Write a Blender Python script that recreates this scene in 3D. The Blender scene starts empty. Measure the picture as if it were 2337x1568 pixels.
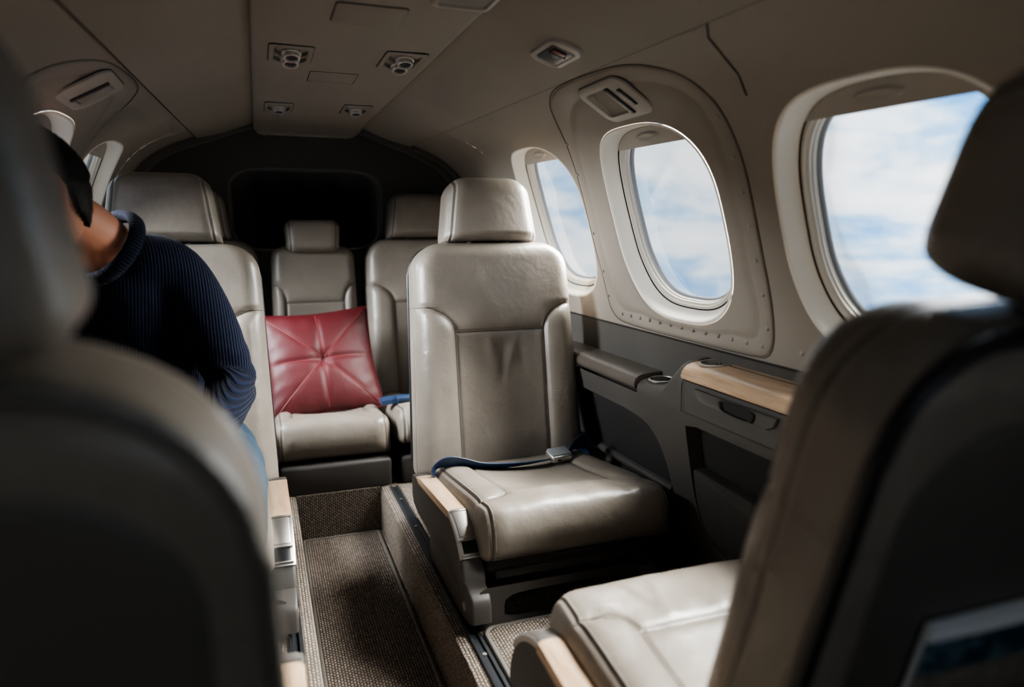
import bpy, bmesh, math, random
import numpy as np
from mathutils import Vector, Matrix
random.seed(7); np.random.seed(7)
SC = bpy.context.scene
COL = SC.collection
PI = math.pi

# ------------------------------------------------------------------ helpers
def lin(r, g, b):
    f = lambda c: (c/255/12.92 if c/255 <= .04045 else ((c/255+.055)/1.055)**2.4)
    return (f(r), f(g), f(b), 1)

def mesh_obj(name, verts, faces, mat, parent=None, smooth=True, attrs=None, sharp=None, fmat=None):
    me = bpy.data.meshes.new(name)
    me.from_pydata([tuple(map(float, v)) for v in verts], [], [tuple(int(i) for i in f) for f in faces])
    mats = mat if isinstance(mat, (list, tuple)) else [mat]
    for m in mats: me.materials.append(m)
    if fmat is not None:
        me.polygons.foreach_set('material_index', list(fmat))
    if attrs:
        for k, (typ, data) in attrs.items():
            a = me.attributes.new(k, typ, 'POINT')
            a.data.foreach_set('vector' if typ == 'FLOAT_VECTOR' else 'value', np.asarray(data, dtype=np.float32).ravel())
    bm = bmesh.new(); bm.from_mesh(me)
    bmesh.ops.recalc_face_normals(bm, faces=bm.faces)
    bm.to_mesh(me); bm.free()
    if smooth:
        me.polygons.foreach_set('use_smooth', [True]*len(me.polygons))
        if sharp: me.set_sharp_from_angle(angle=math.radians(sharp))
    me.update()
    o = bpy.data.objects.new(name, me); COL.objects.link(o)
    if parent is not None: o.parent = parent
    return o

def empty(name, loc=(0, 0, 0), rz=0, label=None, cat=None, group=None, kind=None, parent=None):
    o = bpy.data.objects.new(name, None); COL.objects.link(o)
    o.location = loc; o.rotation_euler = (0, 0, rz); o.empty_display_size = .05
    tag(o, label, cat, group, kind)
    if parent is not None: o.parent = parent
    return o

def tag(o, label=None, cat=None, group=None, kind=None):
    if label: o['label'] = label
    if cat: o['category'] = cat
    if group: o['group'] = group
    if kind: o['kind'] = kind
    return o

def kids(o): return [c for c in bpy.data.objects if c.parent is o]
def copy_tree(o, parent=None):
    c = o.copy(); COL.objects.link(c); c.parent = parent
    for ch in kids(o): copy_tree(ch, c)
    return c

class MB:
    """collects shapes into one mesh"""
    def __init__(s): s.v = []; s.f = []; s.m = []
    def add(s, vs, fs, mi=0):
        b = len(s.v); s.v += [tuple(map(float, v)) for v in vs]; s.f += [[i+b for i in f] for f in fs]; s.m += [mi]*len(fs); return s
    def box(s, c, d, r=.004, seg=3, M=None, mi=0):
        bm = bmesh.new(); bmesh.ops.create_cube(bm, size=1)
        for v in bm.verts: v.co = Vector((v.co.x*d[0], v.co.y*d[1], v.co.z*d[2]))
        r = min(r, min(d)*.49)
        if r > 0: bmesh.ops.bevel(bm, geom=bm.edges[:], offset=r, segments=seg, profile=.5, affect='EDGES')
        T = Matrix.Translation(c) @ (M or Matrix())
        bm.verts.index_update()
        s.add([T @ v.co for v in bm.verts], [[v.index for v in f.verts] for f in bm.faces], mi); bm.free(); return s
    def tube(s, pts, r, n=10, closed=False, mi=0, cap=True):
        pts = [Vector(p) for p in pts]; rings = []; m = len(pts)
        up = None
        for i, p in enumerate(pts):
            if closed: t = pts[(i+1) % m]-pts[i-1]
            else: t = pts[min(i+1, m-1)]-pts[max(i-1, 0)]
            t.normalize()
            if up is None: up = t.orthogonal().normalized()
            up = (up-t*up.dot(t)).normalized(); w = t.cross(up)
            rr = r[i] if isinstance(r, (list, tuple)) else r
            rings.append([p+(up*math.cos(2*PI*k/n)+w*math.sin(2*PI*k/n))*rr for k in range(n)])
        return s.rings(rings, closed_v=closed, cap=cap and not closed, mi=mi)
    def rings(s, rings, closed_v=False, cap=True, mi=0, closed_u=True):
        n = len(rings[0]); m = len(rings); fs = []
        for i in range(m if closed_v else m-1):
            a, b = i*n, ((i+1) % m)*n
            for k in range(n if closed_u else n-1):
                k2 = (k+1) % n
                fs.append([a+k, a+k2, b+k2, b+k])
        if cap: fs.append(list(range(n))); fs.append([(m-1)*n+k for k in range(n)])
        return s.add([p for r in rings for p in r], fs, mi)
    def extrude(s, prof, axis, a, b, mi=0, bev=0):
        """prof: list of 2-D points; axis 'x'|'y'|'z'; from a to b, optional bevelled ends"""
        def put(p, t):
            return {'x': (t, p[0], p[1]), 'y': (p[0], t, p[1]), 'z': (p[0], p[1], t)}[axis]
        if bev:
            cx = sum(p[0] for p in prof)/len(prof); cy = sum(p[1] for p in prof)/len(prof)
            def off(d):
                out = []
                for p in prof:
                    L = math.hypot(p[0]-cx, p[1]-cy) or 1
                    k = max(0, 1-d/L); out.append((cx+(p[0]-cx)*k, cy+(p[1]-cy)*k))
                return out
            sg = 1 if b > a else -1
            seq = []
            for i in range(4):
                an = i/3*PI/2; seq.append((bev*(1-math.sin(an)), a+sg*bev*(1-math.cos(an))))
            seq2 = [(d, a+b-t) for d, t in reversed(seq)]
            rr = [[put(p, t) for p in off(d)] for d, t in seq+seq2]
        else: rr = [[put(p, a) for p in prof], [put(p, b) for p in prof]]
        return s.rings(rr, mi=mi)
    def build(s, name, mat, parent=None, smooth=True, sharp=40):
        return mesh_obj(name, s.v, s.f, mat, parent, smooth, sharp=sharp, fmat=s.m if isinstance(mat, (list, tuple)) else None)

def rrect(w, h, r, n=6, cx=0, cy=0):
    """rounded rectangle outline, half sizes w,h"""
    pts = []
    for sx, sy, a0 in ((1, 1, 0), (-1, 1, 90), (-1, -1, 180), (1, -1, 270)):
        for k in range(n+1):
            a = math.radians(a0+90*k/n)
            pts.append((cx+sx*(w-r)+r*math.cos(a), cy+sy*(h-r)+r*math.sin(a)))
    return pts

def chaikin(pts, it=2, closed=True):
    for _ in range(it):
        out = []; m = len(pts)
        for i in range(m if closed else m-1):
            p = pts[i]; q = pts[(i+1) % m]
            out += [(p[0]*.75+q[0]*.25, p[1]*.75+q[1]*.25), (p[0]*.25+q[0]*.75, p[1]*.25+q[1]*.75)]
        if not closed: out = [pts[0]]+out+[pts[-1]]
        pts = out
    return pts

def sell(th, a, b, n):
    c, s = abs(math.cos(th)), abs(math.sin(th))
    return ((c/a)**n+(s/b)**n)**(-1/n)

def rad_rect(th, cu, cv, u0, u1, v0, v1):
    c, s = math.cos(th), math.sin(th); t = 1e9
    if c > 1e-9: t = min(t, (u1-cu)/c)
    if c < -1e-9: t = min(t, (u0-cu)/c)
    if s > 1e-9: t = min(t, (v1-cv)/s)
    if s < -1e-9: t = min(t, (v0-cv)/s)
    return t

def rad_poly(th, cu, cv, poly):
    c, s = math.cos(th), math.sin(th); best = None; m = len(poly)
    for i in range(m):
        x1, y1 = poly[i][0]-cu, poly[i][1]-cv; x2, y2 = poly[(i+1) % m][0]-cu, poly[(i+1) % m][1]-cv
        d = c*(y2-y1)-s*(x2-x1)
        if abs(d) < 1e-12: continue
        t = (x1*(y2-y1)-y1*(x2-x1))/d
        w = (x1*s-y1*c)/d
        if t > 0 and -1e-6 <= w <= 1+1e-6 and (best is None or t > best): best = t
    return best or .01

def angles(N, extra=()):
    A = [2*PI*k/N for k in range(N)]
    for e in extra:
        e %= 2*PI
        i = min(range(len(A)), key=lambda k: abs((A[k]-e+PI) % (2*PI)-PI)); A[i] = e
    return sorted(A)

def annulus(fmap, cu, cv, A, rin, rout, steps):
    """grid between two star-shaped loops; fmap(u,v,t)->xyz"""
    vs = []; n = len(A)
    for t in steps:
        for th in A:
            r = rin(th)*(1-t)+rout(th)*t
            vs.append(fmap(cu+r*math.cos(th), cv+r*math.sin(th), t))
    fs = []
    for i in range(len(steps)-1):
        for k in range(n):
            k2 = (k+1) % n
            fs.append([i*n+k, i*n+k2, (i+1)*n+k2, (i+1)*n+k])
    return vs, fs

def cell(fmap, u0, u1, v0, v1, cu, cv, rin, N=96, steps=8):
    cor = [math.atan2(v-cv, u-cu) for u in (u0, u1) for v in (v0, v1)]
    A = angles(N, cor)
    st = [(i/steps)**1.3 for i in range(steps+1)]
    return annulus(lambda u, v, t: fmap(u, v), cu, cv, A, rin, lambda th: rad_rect(th, cu, cv, u0, u1, v0, v1), st)

def grid(fmap, us, vs_):
    V = [fmap(u, v) for u in us for v in vs_]; m = len(vs_); F = []
    for i in range(len(us)-1):
        for j in range(m-1): F.append([i*m+j, i*m+j+1, (i+1)*m+j+1, (i+1)*m+j])
    return V, F
lsp = lambda a, b, n: [a+(b-a)*i/(n-1) for i in range(n)]

# ------------------------------------------------------------------ materials
class NT:
    def __init__(s, name):
        s.mat = bpy.data.materials.new(name); s.mat.use_nodes = True
        s.t = s.mat.node_tree; s.t.nodes.clear()
        s.out = s.n('ShaderNodeOutputMaterial'); s.b = s.n('ShaderNodeBsdfPrincipled')
        s.l(s.b.outputs[0], s.out.inputs[0])
    def n(s, typ, **kw):
        nd = s.t.nodes.new(typ)
        for k, v in kw.items(): setattr(nd, k, v)
        return nd
    def l(s, a, b): s.t.links.new(a, b)
    def set(s, **kw):
        for k, v in kw.items(): s.b.inputs[k.replace('_', ' ')].default_value = v
        return s
    def math(s, op, a, b=None, c=None, clamp=False):
        nd = s.n('ShaderNodeMath', operation=op); nd.use_clamp = clamp
        for i, x in enumerate((a, b, c)):
            if x is None: continue
            if isinstance(x, (int, float)): nd.inputs[i].default_value = x
            else: s.l(x, nd.inputs[i])
        return nd.outputs[0]
    def ramp(s, x, a, b, lo=0., hi=1., smooth=True):
        nd = s.n('ShaderNodeMapRange'); nd.interpolation_type = 'SMOOTHSTEP' if smooth else 'LINEAR'
        nd.inputs[1].default_value = a; nd.inputs[2].default_value = b; nd.inputs[3].default_value = lo; nd.inputs[4].default_value = hi
        s.l(x, nd.inputs[0]); return nd.outputs[0]
    def mix(s, fac, a, b):
        nd = s.n('ShaderNodeMix', data_type='RGBA')
        for i, x in ((0, fac), (6, a), (7, b)):
            if isinstance(x, (int, float, tuple)): nd.inputs[i].default_value = x
            else: s.l(x, nd.inputs[i])
        return nd.outputs[2]
    def noise(s, vec, scale, detail=3, rough=.5, dist=0):
        nd = s.n('ShaderNodeTexNoise'); nd.inputs['Scale'].default_value = scale; nd.inputs['Detail'].default_value = detail
        nd.inputs['Roughness'].default_value = rough; nd.inputs['Distortion'].default_value = dist
        if vec is not None: s.l(vec, nd.inputs['Vector'])
        return nd.outputs[0]
    def coord(s, scale=(1, 1, 1)):
        tc = s.n('ShaderNodeTexCoord'); mp = s.n('ShaderNodeMapping'); mp.inputs['Scale'].default_value = scale
        s.l(tc.outputs['Object'], mp.inputs[0]); return mp.outputs[0]
    def bump(s, h, strength=.3, dist=.002):
        nd = s.n('ShaderNodeBump'); nd.inputs['Strength'].default_value = strength; nd.inputs['Distance'].default_value = dist
        s.l(h, nd.inputs['Height']); s.l(nd.outputs[0], s.b.inputs['Normal']); return nd

def simple(name, col, rough=.5, metal=0., nscale=0, nstr=.1, ndist=.001, var=0., spec=.5):
    m = NT(name); m.set(Base_Color=col, Roughness=rough, Metallic=metal)
    m.b.inputs['Specular IOR Level'].default_value = spec
    co = m.coord()
    if nscale: m.bump(m.noise(co, nscale, 4), nstr, ndist)
    v = m.noise(co, 9, 3)
    d = tuple(c*(1-var-.04) for c in col[:3])+(1,)
    m.l(m.mix(v, d, col), m.b.inputs['Base Color'])
    return m.mat

def leather(name, col, rough=.36, stitch=(.5, .45, .38, 1), dark=.25, wr=1.0):
    m = NT(name)
    sd = m.n('ShaderNodeAttribute', attribute_name='sd'); pc = m.n('ShaderNodeAttribute', attribute_name='pc')
    s3 = m.n('ShaderNodeSeparateXYZ'); m.l(sd.outputs['Vector'], s3.inputs[0])
    p3 = m.n('ShaderNodeSeparateXYZ'); m.l(pc.outputs['Vector'], p3.inputs[0])
    B, H, E = s3.outputs; arc = p3.outputs[2]
    ab = lambda x: m.math('ABSOLUTE', x)
    inside = m.math('LESS_THAN', B, 0.)
    lineB = m.ramp(ab(B), .0007, .0022, 1, 0)
    lineH = m.math('MULTIPLY', m.ramp(ab(H), .0007, .0022, 1, 0), inside)
    lineE = m.ramp(ab(E), .0006, .0018, 1, 0)
    line = m.math('MAXIMUM', m.math('MAXIMUM', lineB, lineH), lineE)
    gB = m.ramp(ab(B), 0, .011, 1, 0); gH = m.math('MULTIPLY', m.ramp(ab(H), 0, .011, 1, 0), inside); gE = m.ramp(ab(E), 0, .006, 1, 0)
    groove = m.math('MAXIMUM', m.math('MAXIMUM', gB, gH), gE)
    # twin stitching either side of the edge seam
    st = m.ramp(m.math('ABSOLUTE', m.math('SUBTRACT', ab(E), .0062)), .0006, .0012, 1, 0)
    dash = m.math('LESS_THAN', m.math('FRACT', m.math('MULTIPLY', arc, 170.)), .62)
    stitch_f = m.math('MULTIPLY', st, dash)
    # perforated centre panel
    perf = m.math('MULTIPLY', m.math('LESS_THAN', B, -.004), m.math('LESS_THAN', H, -.005))
    vo = m.n('ShaderNodeTexVoronoi', voronoi_dimensions='2D', feature='F1'); vo.inputs['Scale'].default_value = 1.0; vo.inputs['Randomness'].default_value = 0.
    cmb = m.n('ShaderNodeCombineXYZ')
    row = m.math('MULTIPLY', p3.outputs[1], 180.)
    sh = m.math('MULTIPLY', m.math('MODULO', m.math('FLOOR', row), 2.), .5)
    m.l(m.math('ADD', m.math('MULTIPLY', p3.outputs[0], 150.), sh), cmb.inputs[0]); m.l(row, cmb.inputs[1])
    m.l(cmb.outputs[0], vo.inputs['Vector'])
    dots = m.math('MULTIPLY', m.ramp(vo.outputs['Distance'], .15, .25, 1, 0), perf)
    # colour
    co = m.coord()
    v1 = m.noise(co, 7, 4, .6); v2 = m.noise(co, 60, 3)
    d = tuple(c*.80 for c in col[:3])+(1,)
    c = m.mix(m.ramp(v1, .3, .7), d, col)
    c = m.mix(m.math('MULTIPLY', v2, .25), c, tuple(x*1.12 for x in col[:3])+(1,))
    # fine pale creases of worn hide
    rg1 = m.math('ABSOLUTE', m.math('SUBTRACT', m.noise(co, 13, 2, .45, 1.1), .5)); rg2 = m.math('ABSOLUTE', m.math('SUBTRACT', m.noise(m.coord((1.3, .8, 1.1)), 21, 2, .5, .8), .5))
    rg = m.math('MAXIMUM', m.ramp(rg1, .0, .010, 1, 0), m.math('MULTIPLY', m.ramp(rg2, .0, .012, 1, 0), .8))
    cm = m.ramp(m.noise(co, 4.2, 2), .42, .78)
    crease = m.math('MULTIPLY', rg, cm)
    c = m.mix(m.math('MULTIPLY', crease, .12*wr), c, tuple(min(1, x*1.6) for x in col[:3])+(1,))
    c = m.mix(m.math('MULTIPLY', line, .85), c, tuple(x*dark*.45 for x in col[:3])+(1,))
    c = m.mix(m.math('MULTIPLY', stitch_f, .8), c, stitch)
    c = m.mix(m.math('MULTIPLY', dots, .5), c, tuple(x*.2 for x in col[:3])+(1,))
    m.l(c, m.b.inputs['Base Color'])
    rr = m.ramp(v1, .2, .8, rough-.07, rough+.08); m.l(m.math('ADD', rr, m.math('MULTIPLY', perf, .03)), m.b.inputs['Roughness'])
    # relief
    g1 = m.n('ShaderNodeTexVoronoi', feature='F1'); g1.inputs['Scale'].default_value = 520.; m.l(co, g1.inputs['Vector'])
    wrk = m.noise(co, 26, 4, .6, .6)
    h = m.math('MULTIPLY', g1.outputs['Distance'], .045)
    h = m.math('ADD', h, m.math('MULTIPLY', wrk, .42*wr))
    h = m.math('ADD', h, m.math('MULTIPLY', m.noise(co, 9, 3, .5, .4), 1.5*wr))
    h = m.math('SUBTRACT', h, m.math('MULTIPLY', crease, .13*wr))
    h = m.math('SUBTRACT', h, m.math('MULTIPLY', groove, 1.0))
    h = m.math('SUBTRACT', h, m.math('MULTIPLY', dots, .35))
    h = m.math('ADD', h, m.math('MULTIPLY', stitch_f, .15))
    m.bump(h, .75, .004)
    m.b.inputs['Specular IOR Level'].default_value = .5
    m.b.inputs['Coat Weight'].default_value = 0 if name == 'red_leather' else .08; m.b.inputs['Coat Roughness'].default_value = .3
    return m.mat

def carpet(name, c1, c2, sx=150., sy=95.):
    m = NT(name); m.set(Roughness=.95); m.b.inputs['Specular IOR Level'].default_value = .1
    tc = m.n('ShaderNodeTexCoord'); s = m.n('ShaderNodeSeparateXYZ'); m.l(tc.outputs['Object'], s.inputs[0])
    gn = m.n('ShaderNodeNewGeometry'); gs = m.n('ShaderNodeSeparateXYZ'); m.l(gn.outputs['True Normal'], gs.inputs[0])
    X = m.math('ADD', s.outputs[0], m.math('MULTIPLY', s.outputs[2], m.math('ROUND', m.math('ABSOLUTE', gs.outputs[0])))); Y = m.math('ADD', s.outputs[1], m.math('MULTIPLY', s.outputs[2], m.math('ROUND', m.math('ABSOLUTE', gs.outputs[1]))))
    wob = m.noise(tc.outputs['Object'], 60, 3)
    fx = m.math('ADD', m.math('MULTIPLY', X, sx), m.math('MULTIPLY', wob, .5))
    ax = m.math('ABSOLUTE', m.math('SINE', m.math('MULTIPLY', fx, PI)))
    sh = m.math('MULTIPLY', m.math('MODULO', m.math('FLOOR', fx), 2.), .5)
    fy = m.math('ADD', m.math('ADD', m.math('MULTIPLY', Y, sy), sh), m.math('MULTIPLY', wob, .9))
    ay = m.math('ABSOLUTE', m.math('SINE', m.math('MULTIPLY', fy, PI)))
    h = m.math('MULTIPLY', m.math('POWER', ax, .6), m.math('POWER', ay, .6))
    rnd = m.n('ShaderNodeTexWhiteNoise', noise_dimensions='2D'); cb = m.n('ShaderNodeCombineXYZ')
    m.l(m.math('FLOOR', fx), cb.inputs[0]); m.l(m.math('FLOOR', fy), cb.inputs[1]); m.l(cb.outputs[0], rnd.inputs['Vector'])
    f = m.math('MULTIPLY', m.ramp(h, .15, .85), m.math('ADD', m.math('MULTIPLY', rnd.outputs[0], .5), .6), clamp=True)
    m.l(m.mix(f, c1, c2), m.b.inputs['Base Color'])
    m.bump(m.math('ADD', h, m.math('MULTIPLY', m.noise(tc.outputs['Object'], 900, 2), .3)), .8, .003)
    return m.mat

def wood(name, a, b, rough=.3):
    m = NT(name); m.set(Roughness=rough)
    co = m.coord((14, 1.0, 14))
    n1 = m.noise(co, 5, 5, .6, .3); co2 = m.coord((60, 2.2, 60)); n2 = m.noise(co2, 7, 4, .6)
    f = m.math('ADD', m.math('MULTIPLY', n1, .6), m.math('MULTIPLY', n2, .45))
    m.l(m.mix(m.ramp(f, .32, .75), a, b), m.b.inputs['Base Color'])
    m.b.inputs['Coat Weight'].default_value = .35; m.b.inputs['Coat Roughness'].default_value = .22
    m.bump(n2, .08, .0006)
    return m.mat

LEA = (.235, .203, .168, 1)
M = {}
M['leather'] = leather('greige_leather', LEA, .36)
M['leather_plain'] = leather('greige_leather_smooth', tuple(c*.95 for c in LEA[:3])+(1,), .40, wr=.6)
M['leather_dark'] = simple('dark_leather', (.10, .09, .08, 1), .48, nscale=240, nstr=.25, var=.08)
M['leather_back'] = simple('back_leather', (.115, .104, .09, 1), .5, nscale=240, nstr=.25, var=.08)
M['red_welt'] = simple('red_welt_leather', (.085, .005, .008, 1), .45)
M['piping'] = simple('black_piping', (.012, .012, .014, 1), .38)
M['wall'] = simple('cream_lining', (.27, .235, .198, 1), .62, nscale=260, nstr=.10, ndist=.0008, var=.03, spec=.3)
M['ceil'] = simple('ceiling_lining', (.275, .24, .20, 1), .75, nscale=420, nstr=.18, ndist=.0008, var=.05, spec=.2)
M['ring'] = simple('ivory_plastic', (.74, .69, .60, 1), .42, nscale=120, nstr=.03, var=.02)
M['cream'] = simple('cream_plastic', (.34, .308, .265, 1), .45, nscale=160, nstr=.04, var=.02)
M['frame'] = simple('taupe_window_frame', (.50, .455, .385, 1), .45, nscale=120, nstr=.03)
M['seam_dk'] = simple('shadow_joint', (.09, .075, .06, 1), .8)
M['rivet'] = simple('dull_rivet', (.30, .28, .25, 1), .4, .7)
M['seal'] = simple('grey_seal', (.20, .21, .22, 1), .5)
M['groove'] = simple('dark_gap', (.02, .018, .016, 1), .8)
M['greige'] = simple('greige_plastic', (.078, .071, .064, 1), .5, nscale=300, nstr=.06, var=.03)
M['arm'] = simple('taupe_shell_plastic', (.058, .052, .046, 1), .5, nscale=300, nstr=.06, var=.03)
M['greige_dk'] = simple('dark_greige_plastic', (.06, .055, .05, 1), .5, nscale=300, nstr=.06, var=.03)
M['band'] = simple('grey_trim_fabric', (.085, .078, .07, 1), .75, nscale=500, nstr=.15, var=.04, spec=.2)
M['recess'] = simple('dark_recess_fabric', (.03, .028, .027, 1), .8, nscale=400, nstr=.15, var=.05, spec=.2)
M['blackp'] = simple('black_plastic', (.012, .012, .013, 1), .35)
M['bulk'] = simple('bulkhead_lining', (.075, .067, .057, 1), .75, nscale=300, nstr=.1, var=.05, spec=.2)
M['void'] = simple('black_recess_sheet', (.004, .004, .004, 1), .95, spec=.05)  # near-black colour stands in for the darkness of the baggage recess
M['metal'] = simple('brushed_metal', (.60, .57, .53, 1), .42, 1., nscale=400, nstr=.04)
M['chrome'] = simple('polished_metal', (.66, .66, .66, 1), .16, 1.)
M['rail'] = simple('dark_rail', (.05, .053, .058, 1), .38, .6)
M['carpet'] = carpet('woven_carpet', (.06, .049, .04, 1), (.31, .258, .212, 1))
M['carpet_dk'] = carpet('woven_carpet_runner', (.052, .042, .034, 1), (.275, .228, .188, 1))
M['binding'] = simple('carpet_binding', (.13, .115, .1, 1), .8, nscale=700, nstr=.3, var=.05)
M['wood'] = wood('pale_wood', (.42, .275, .165, 1), (.66, .47, .31, 1))
M['red'] = leather('red_leather', (.078, .0045, .0075, 1), .56, stitch=(.3, .03, .035, 1), wr=.8)
M['belt'] = simple('navy_webbing', (.014, .034, .085, 1), .5, nscale=500, nstr=.3, var=.1)
M['redp'] = simple('red_button', (.55, .02, .015, 1), .4)
M['lens'] = simple('dark_lens', (.03, .033, .04, 1), .2)
M['redlens'] = simple('red_lens', (.12, .004, .01, 1), .3)
M['frost'] = simple('frosted_lens', (.22, .205, .18, 1), .3)
M['skin'] = simple('skin', (.50, .23, .145, 1), .5, nscale=90, nstr=.12, var=.12)
M['lip'] = simple('lip_skin', (.40, .13, .10, 1), .45)
M['eye'] = simple('eye_white', (.6, .58, .55, 1), .2)
M['hair'] = None
M['paper'] = simple('magazine_paper', (.85, .88, .9, 1), .45)
M['shoe'] = simple('dark_shoe', (.02, .016, .013, 1), .4)

def strands(name, a, b):
    m = NT(name); m.set(Roughness=.55); m.b.inputs['Specular IOR Level'].default_value = .25; co = m.coord((120, 120, 22)); n = m.noise(co, 2.2, 3)
    m.l(m.mix(m.ramp(n, .35, .7), a, b), m.b.inputs['Base Color']); m.bump(n, .8, .004); return m.mat
M['hair'] = strands('dark_hair', (.004, .003, .0025, 1), (.020, .014, .010, 1))

def knit(name, a, b, sx=150.):
    m = NT(name); m.set(Roughness=.85); m.b.inputs['Specular IOR Level'].default_value = .15
    rb = m.n('ShaderNodeAttribute', attribute_name='rib')
    tc = m.n('ShaderNodeTexCoord')
    r = m.math('SINE', m.math('MULTIPLY', rb.outputs['Fac'], 2*PI*sx))
    n = m.noise(tc.outputs['Object'], 420, 2)
    f = m.ramp(r, -.6, .9)
    m.l(m.mix(f, a, b), m.b.inputs['Base Color'])
    m.bump(m.math('ADD', m.math('MULTIPLY', f, .8), m.math('MULTIPLY', n, .5)), .9, .004)
    m.b.inputs['Sheen Weight'].default_value = .06; m.b.inputs['Sheen Roughness'].default_value = .4
    return m.mat
M['knit'] = knit('navy_rib_knit', (.0008, .0019, .0085, 1), (.0028, .0075, .027, 1))
def denim(name):
    m = NT(name); m.set(Roughness=.8); co = m.coord(); n = m.noise(co, 14, 4); w = m.noise(m.coord((1, 1, 1)), 600, 2)
    m.l(m.mix(n, (.002, .014, .030, 1), (.005, .030, .058, 1)), m.b.inputs['Base Color']); m.bump(m.math('ADD', m.math('MULTIPLY', n, .8), m.math('MULTIPLY', w, .2)), .6, .006); return m.mat
M['denim'] = denim('blue_denim')

def glass():
    m = NT('window_glass'); m.t.nodes.remove(m.b)
    tr = m.n('ShaderNodeBsdfTransparent'); tr.inputs[0].default_value = (.93, .96, .97, 1)
    gl = m.n('ShaderNodeBsdfGlossy'); gl.inputs['Roughness'].default_value = .03
    fr = m.n('ShaderNodeFresnel'); fr.inputs[0].default_value = 1.35
    mx = m.n('ShaderNodeMixShader'); m.l(m.math('MULTIPLY', fr.outputs[0], .5), mx.inputs[0]); m.l(tr.outputs[0], mx.inputs[1]); m.l(gl.outputs[0], mx.inputs[2])
    m.l(mx.outputs[0], m.out.inputs[0]); return m.mat
M['glass'] = glass()

def magazine_cover():
    m = NT('magazine_cover'); m.set(Roughness=.3); co = m.coord()
    s = m.n('ShaderNodeSeparateXYZ'); m.l(co, s.inputs[0])
    n = m.noise(co, 22, 4, .6, 1.); n2 = m.noise(co, 60, 4)
    sky = m.mix(m.ramp(n, .45, .7), (.015, .05, .08, 1), (.14, .26, .32, 1))
    low = m.mix(n2, (.04, .036, .03, 1), (.45, .40, .33, 1))
    c = m.mix(m.ramp(s.outputs[2], -.012, .004), low, sky)
    band = m.ramp(s.outputs[2], .0335, .0345)
    c = m.mix(band, c, (.88, .92, .94, 1))
    m.l(c, m.b.inputs['Base Color']); return m.mat
M['cover'] = magazine_cover()
# ------------------------------------------------------------------ cabin shell
ZC, RAD = .52, .77
Y0, Y1 = -.55, 2.93
CREASE, BANDA = math.radians(57.2), math.radians(4.6)
_LAM = ([-40, 20, 25, 30, 35, 40, 45, 50, 54, 57, 60, 64, 75, 95], [1, 1, 1.008, 1.022, 1.042, 1.062, 1.078, 1.076, 1.058, 1.042, 1.022, 1.004, 1, 1])
_ang = np.arange(-40, 95.01, .5)
_l = np.interp(_ang, *_LAM); _k = np.exp(-.5*(np.arange(-8, 9)/3.)**2); _k /= _k.sum()
_l = np.convolve(np.pad(_l, 8, mode='edge'), _k, mode='valid')
_SX = _l*(.21+RAD*np.cos(np.radians(_ang)))-.21; _SZ = _l*(ZC-.85+RAD*np.sin(np.radians(_ang)))+.85
_tx, _tz = np.gradient(_SX), np.gradient(_SZ); _q = np.hypot(_tx, _tz); _NX, _NZ = _tz/_q, -_tx/_q
def section(deg):
    return tuple(float(np.interp(deg, _ang, a)) for a in (_SX, _SZ, _NX, _NZ))
def skew(deg, y):
    return deg+2.0*(min(max(y, .2), 3.0)-1.7)*min(max((deg-4.6)/52.6, 0), 1)*(1-min(max((deg-60)/12, 0), 1))
def cylp(side, y, s, r=RAD):
    """point of the fuselage lining; s = height up the wall as angle*RAD, r-RAD = distance behind the lining"""
    x, z, nx, nz = section(skew(math.degrees(s/RAD), y)); d = r-RAD
    return (side*(x+nx*d), y, z+nz*d)
S_B, S_C = BANDA*RAD, CREASE*RAD
S_W = math.radians(27.5)*RAD
WA, WB, WN = .235, .250, 2.9
ring_f = lambda a, b: (lambda th: sell(th, a, b, WN))
WINS = {'right': [.830, 1.462, 2.105], 'left': [1.79, 2.40]}
EDGES = {'right': [.50, 1.15, 1.78, 2.45], 'left': [1.48, 2.095, 2.70]}
S_WW = {'right': [S_W-.014, S_W-.006, S_W], 'left': [S_W, S_W]}
def wall_side(side, nm):
    mb = MB(); ed = EDGES[nm]; fm = lambda u, v: cylp(side, u, v)
    for i, cy in enumerate(WINS[nm]):
        mb.add(*cell(fm, ed[i], ed[i+1], S_B-.03, S_C+.03, cy, S_WW[nm][i], ring_f(WA, WB), N=288, steps=12))
    for a, b in ((Y0, ed[0]), (ed[-1], Y1)):
        mb.add(*grid(fm, lsp(a, b, 8), lsp(S_B-.03, S_C+.03, 28)))
    for e in ed:
        mb.add(*grid(lambda y, q: cylp(side, y, q, RAD+.012), [e-.05, e, e+.05], lsp(S_B-.03, S_C+.03, 24)))
    o = mb.build('wall_'+nm, M['wall']); tag(o, kind='structure'); return o
wall_r = wall_side(1, 'right'); wall_l = wall_side(-1, 'left')

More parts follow.
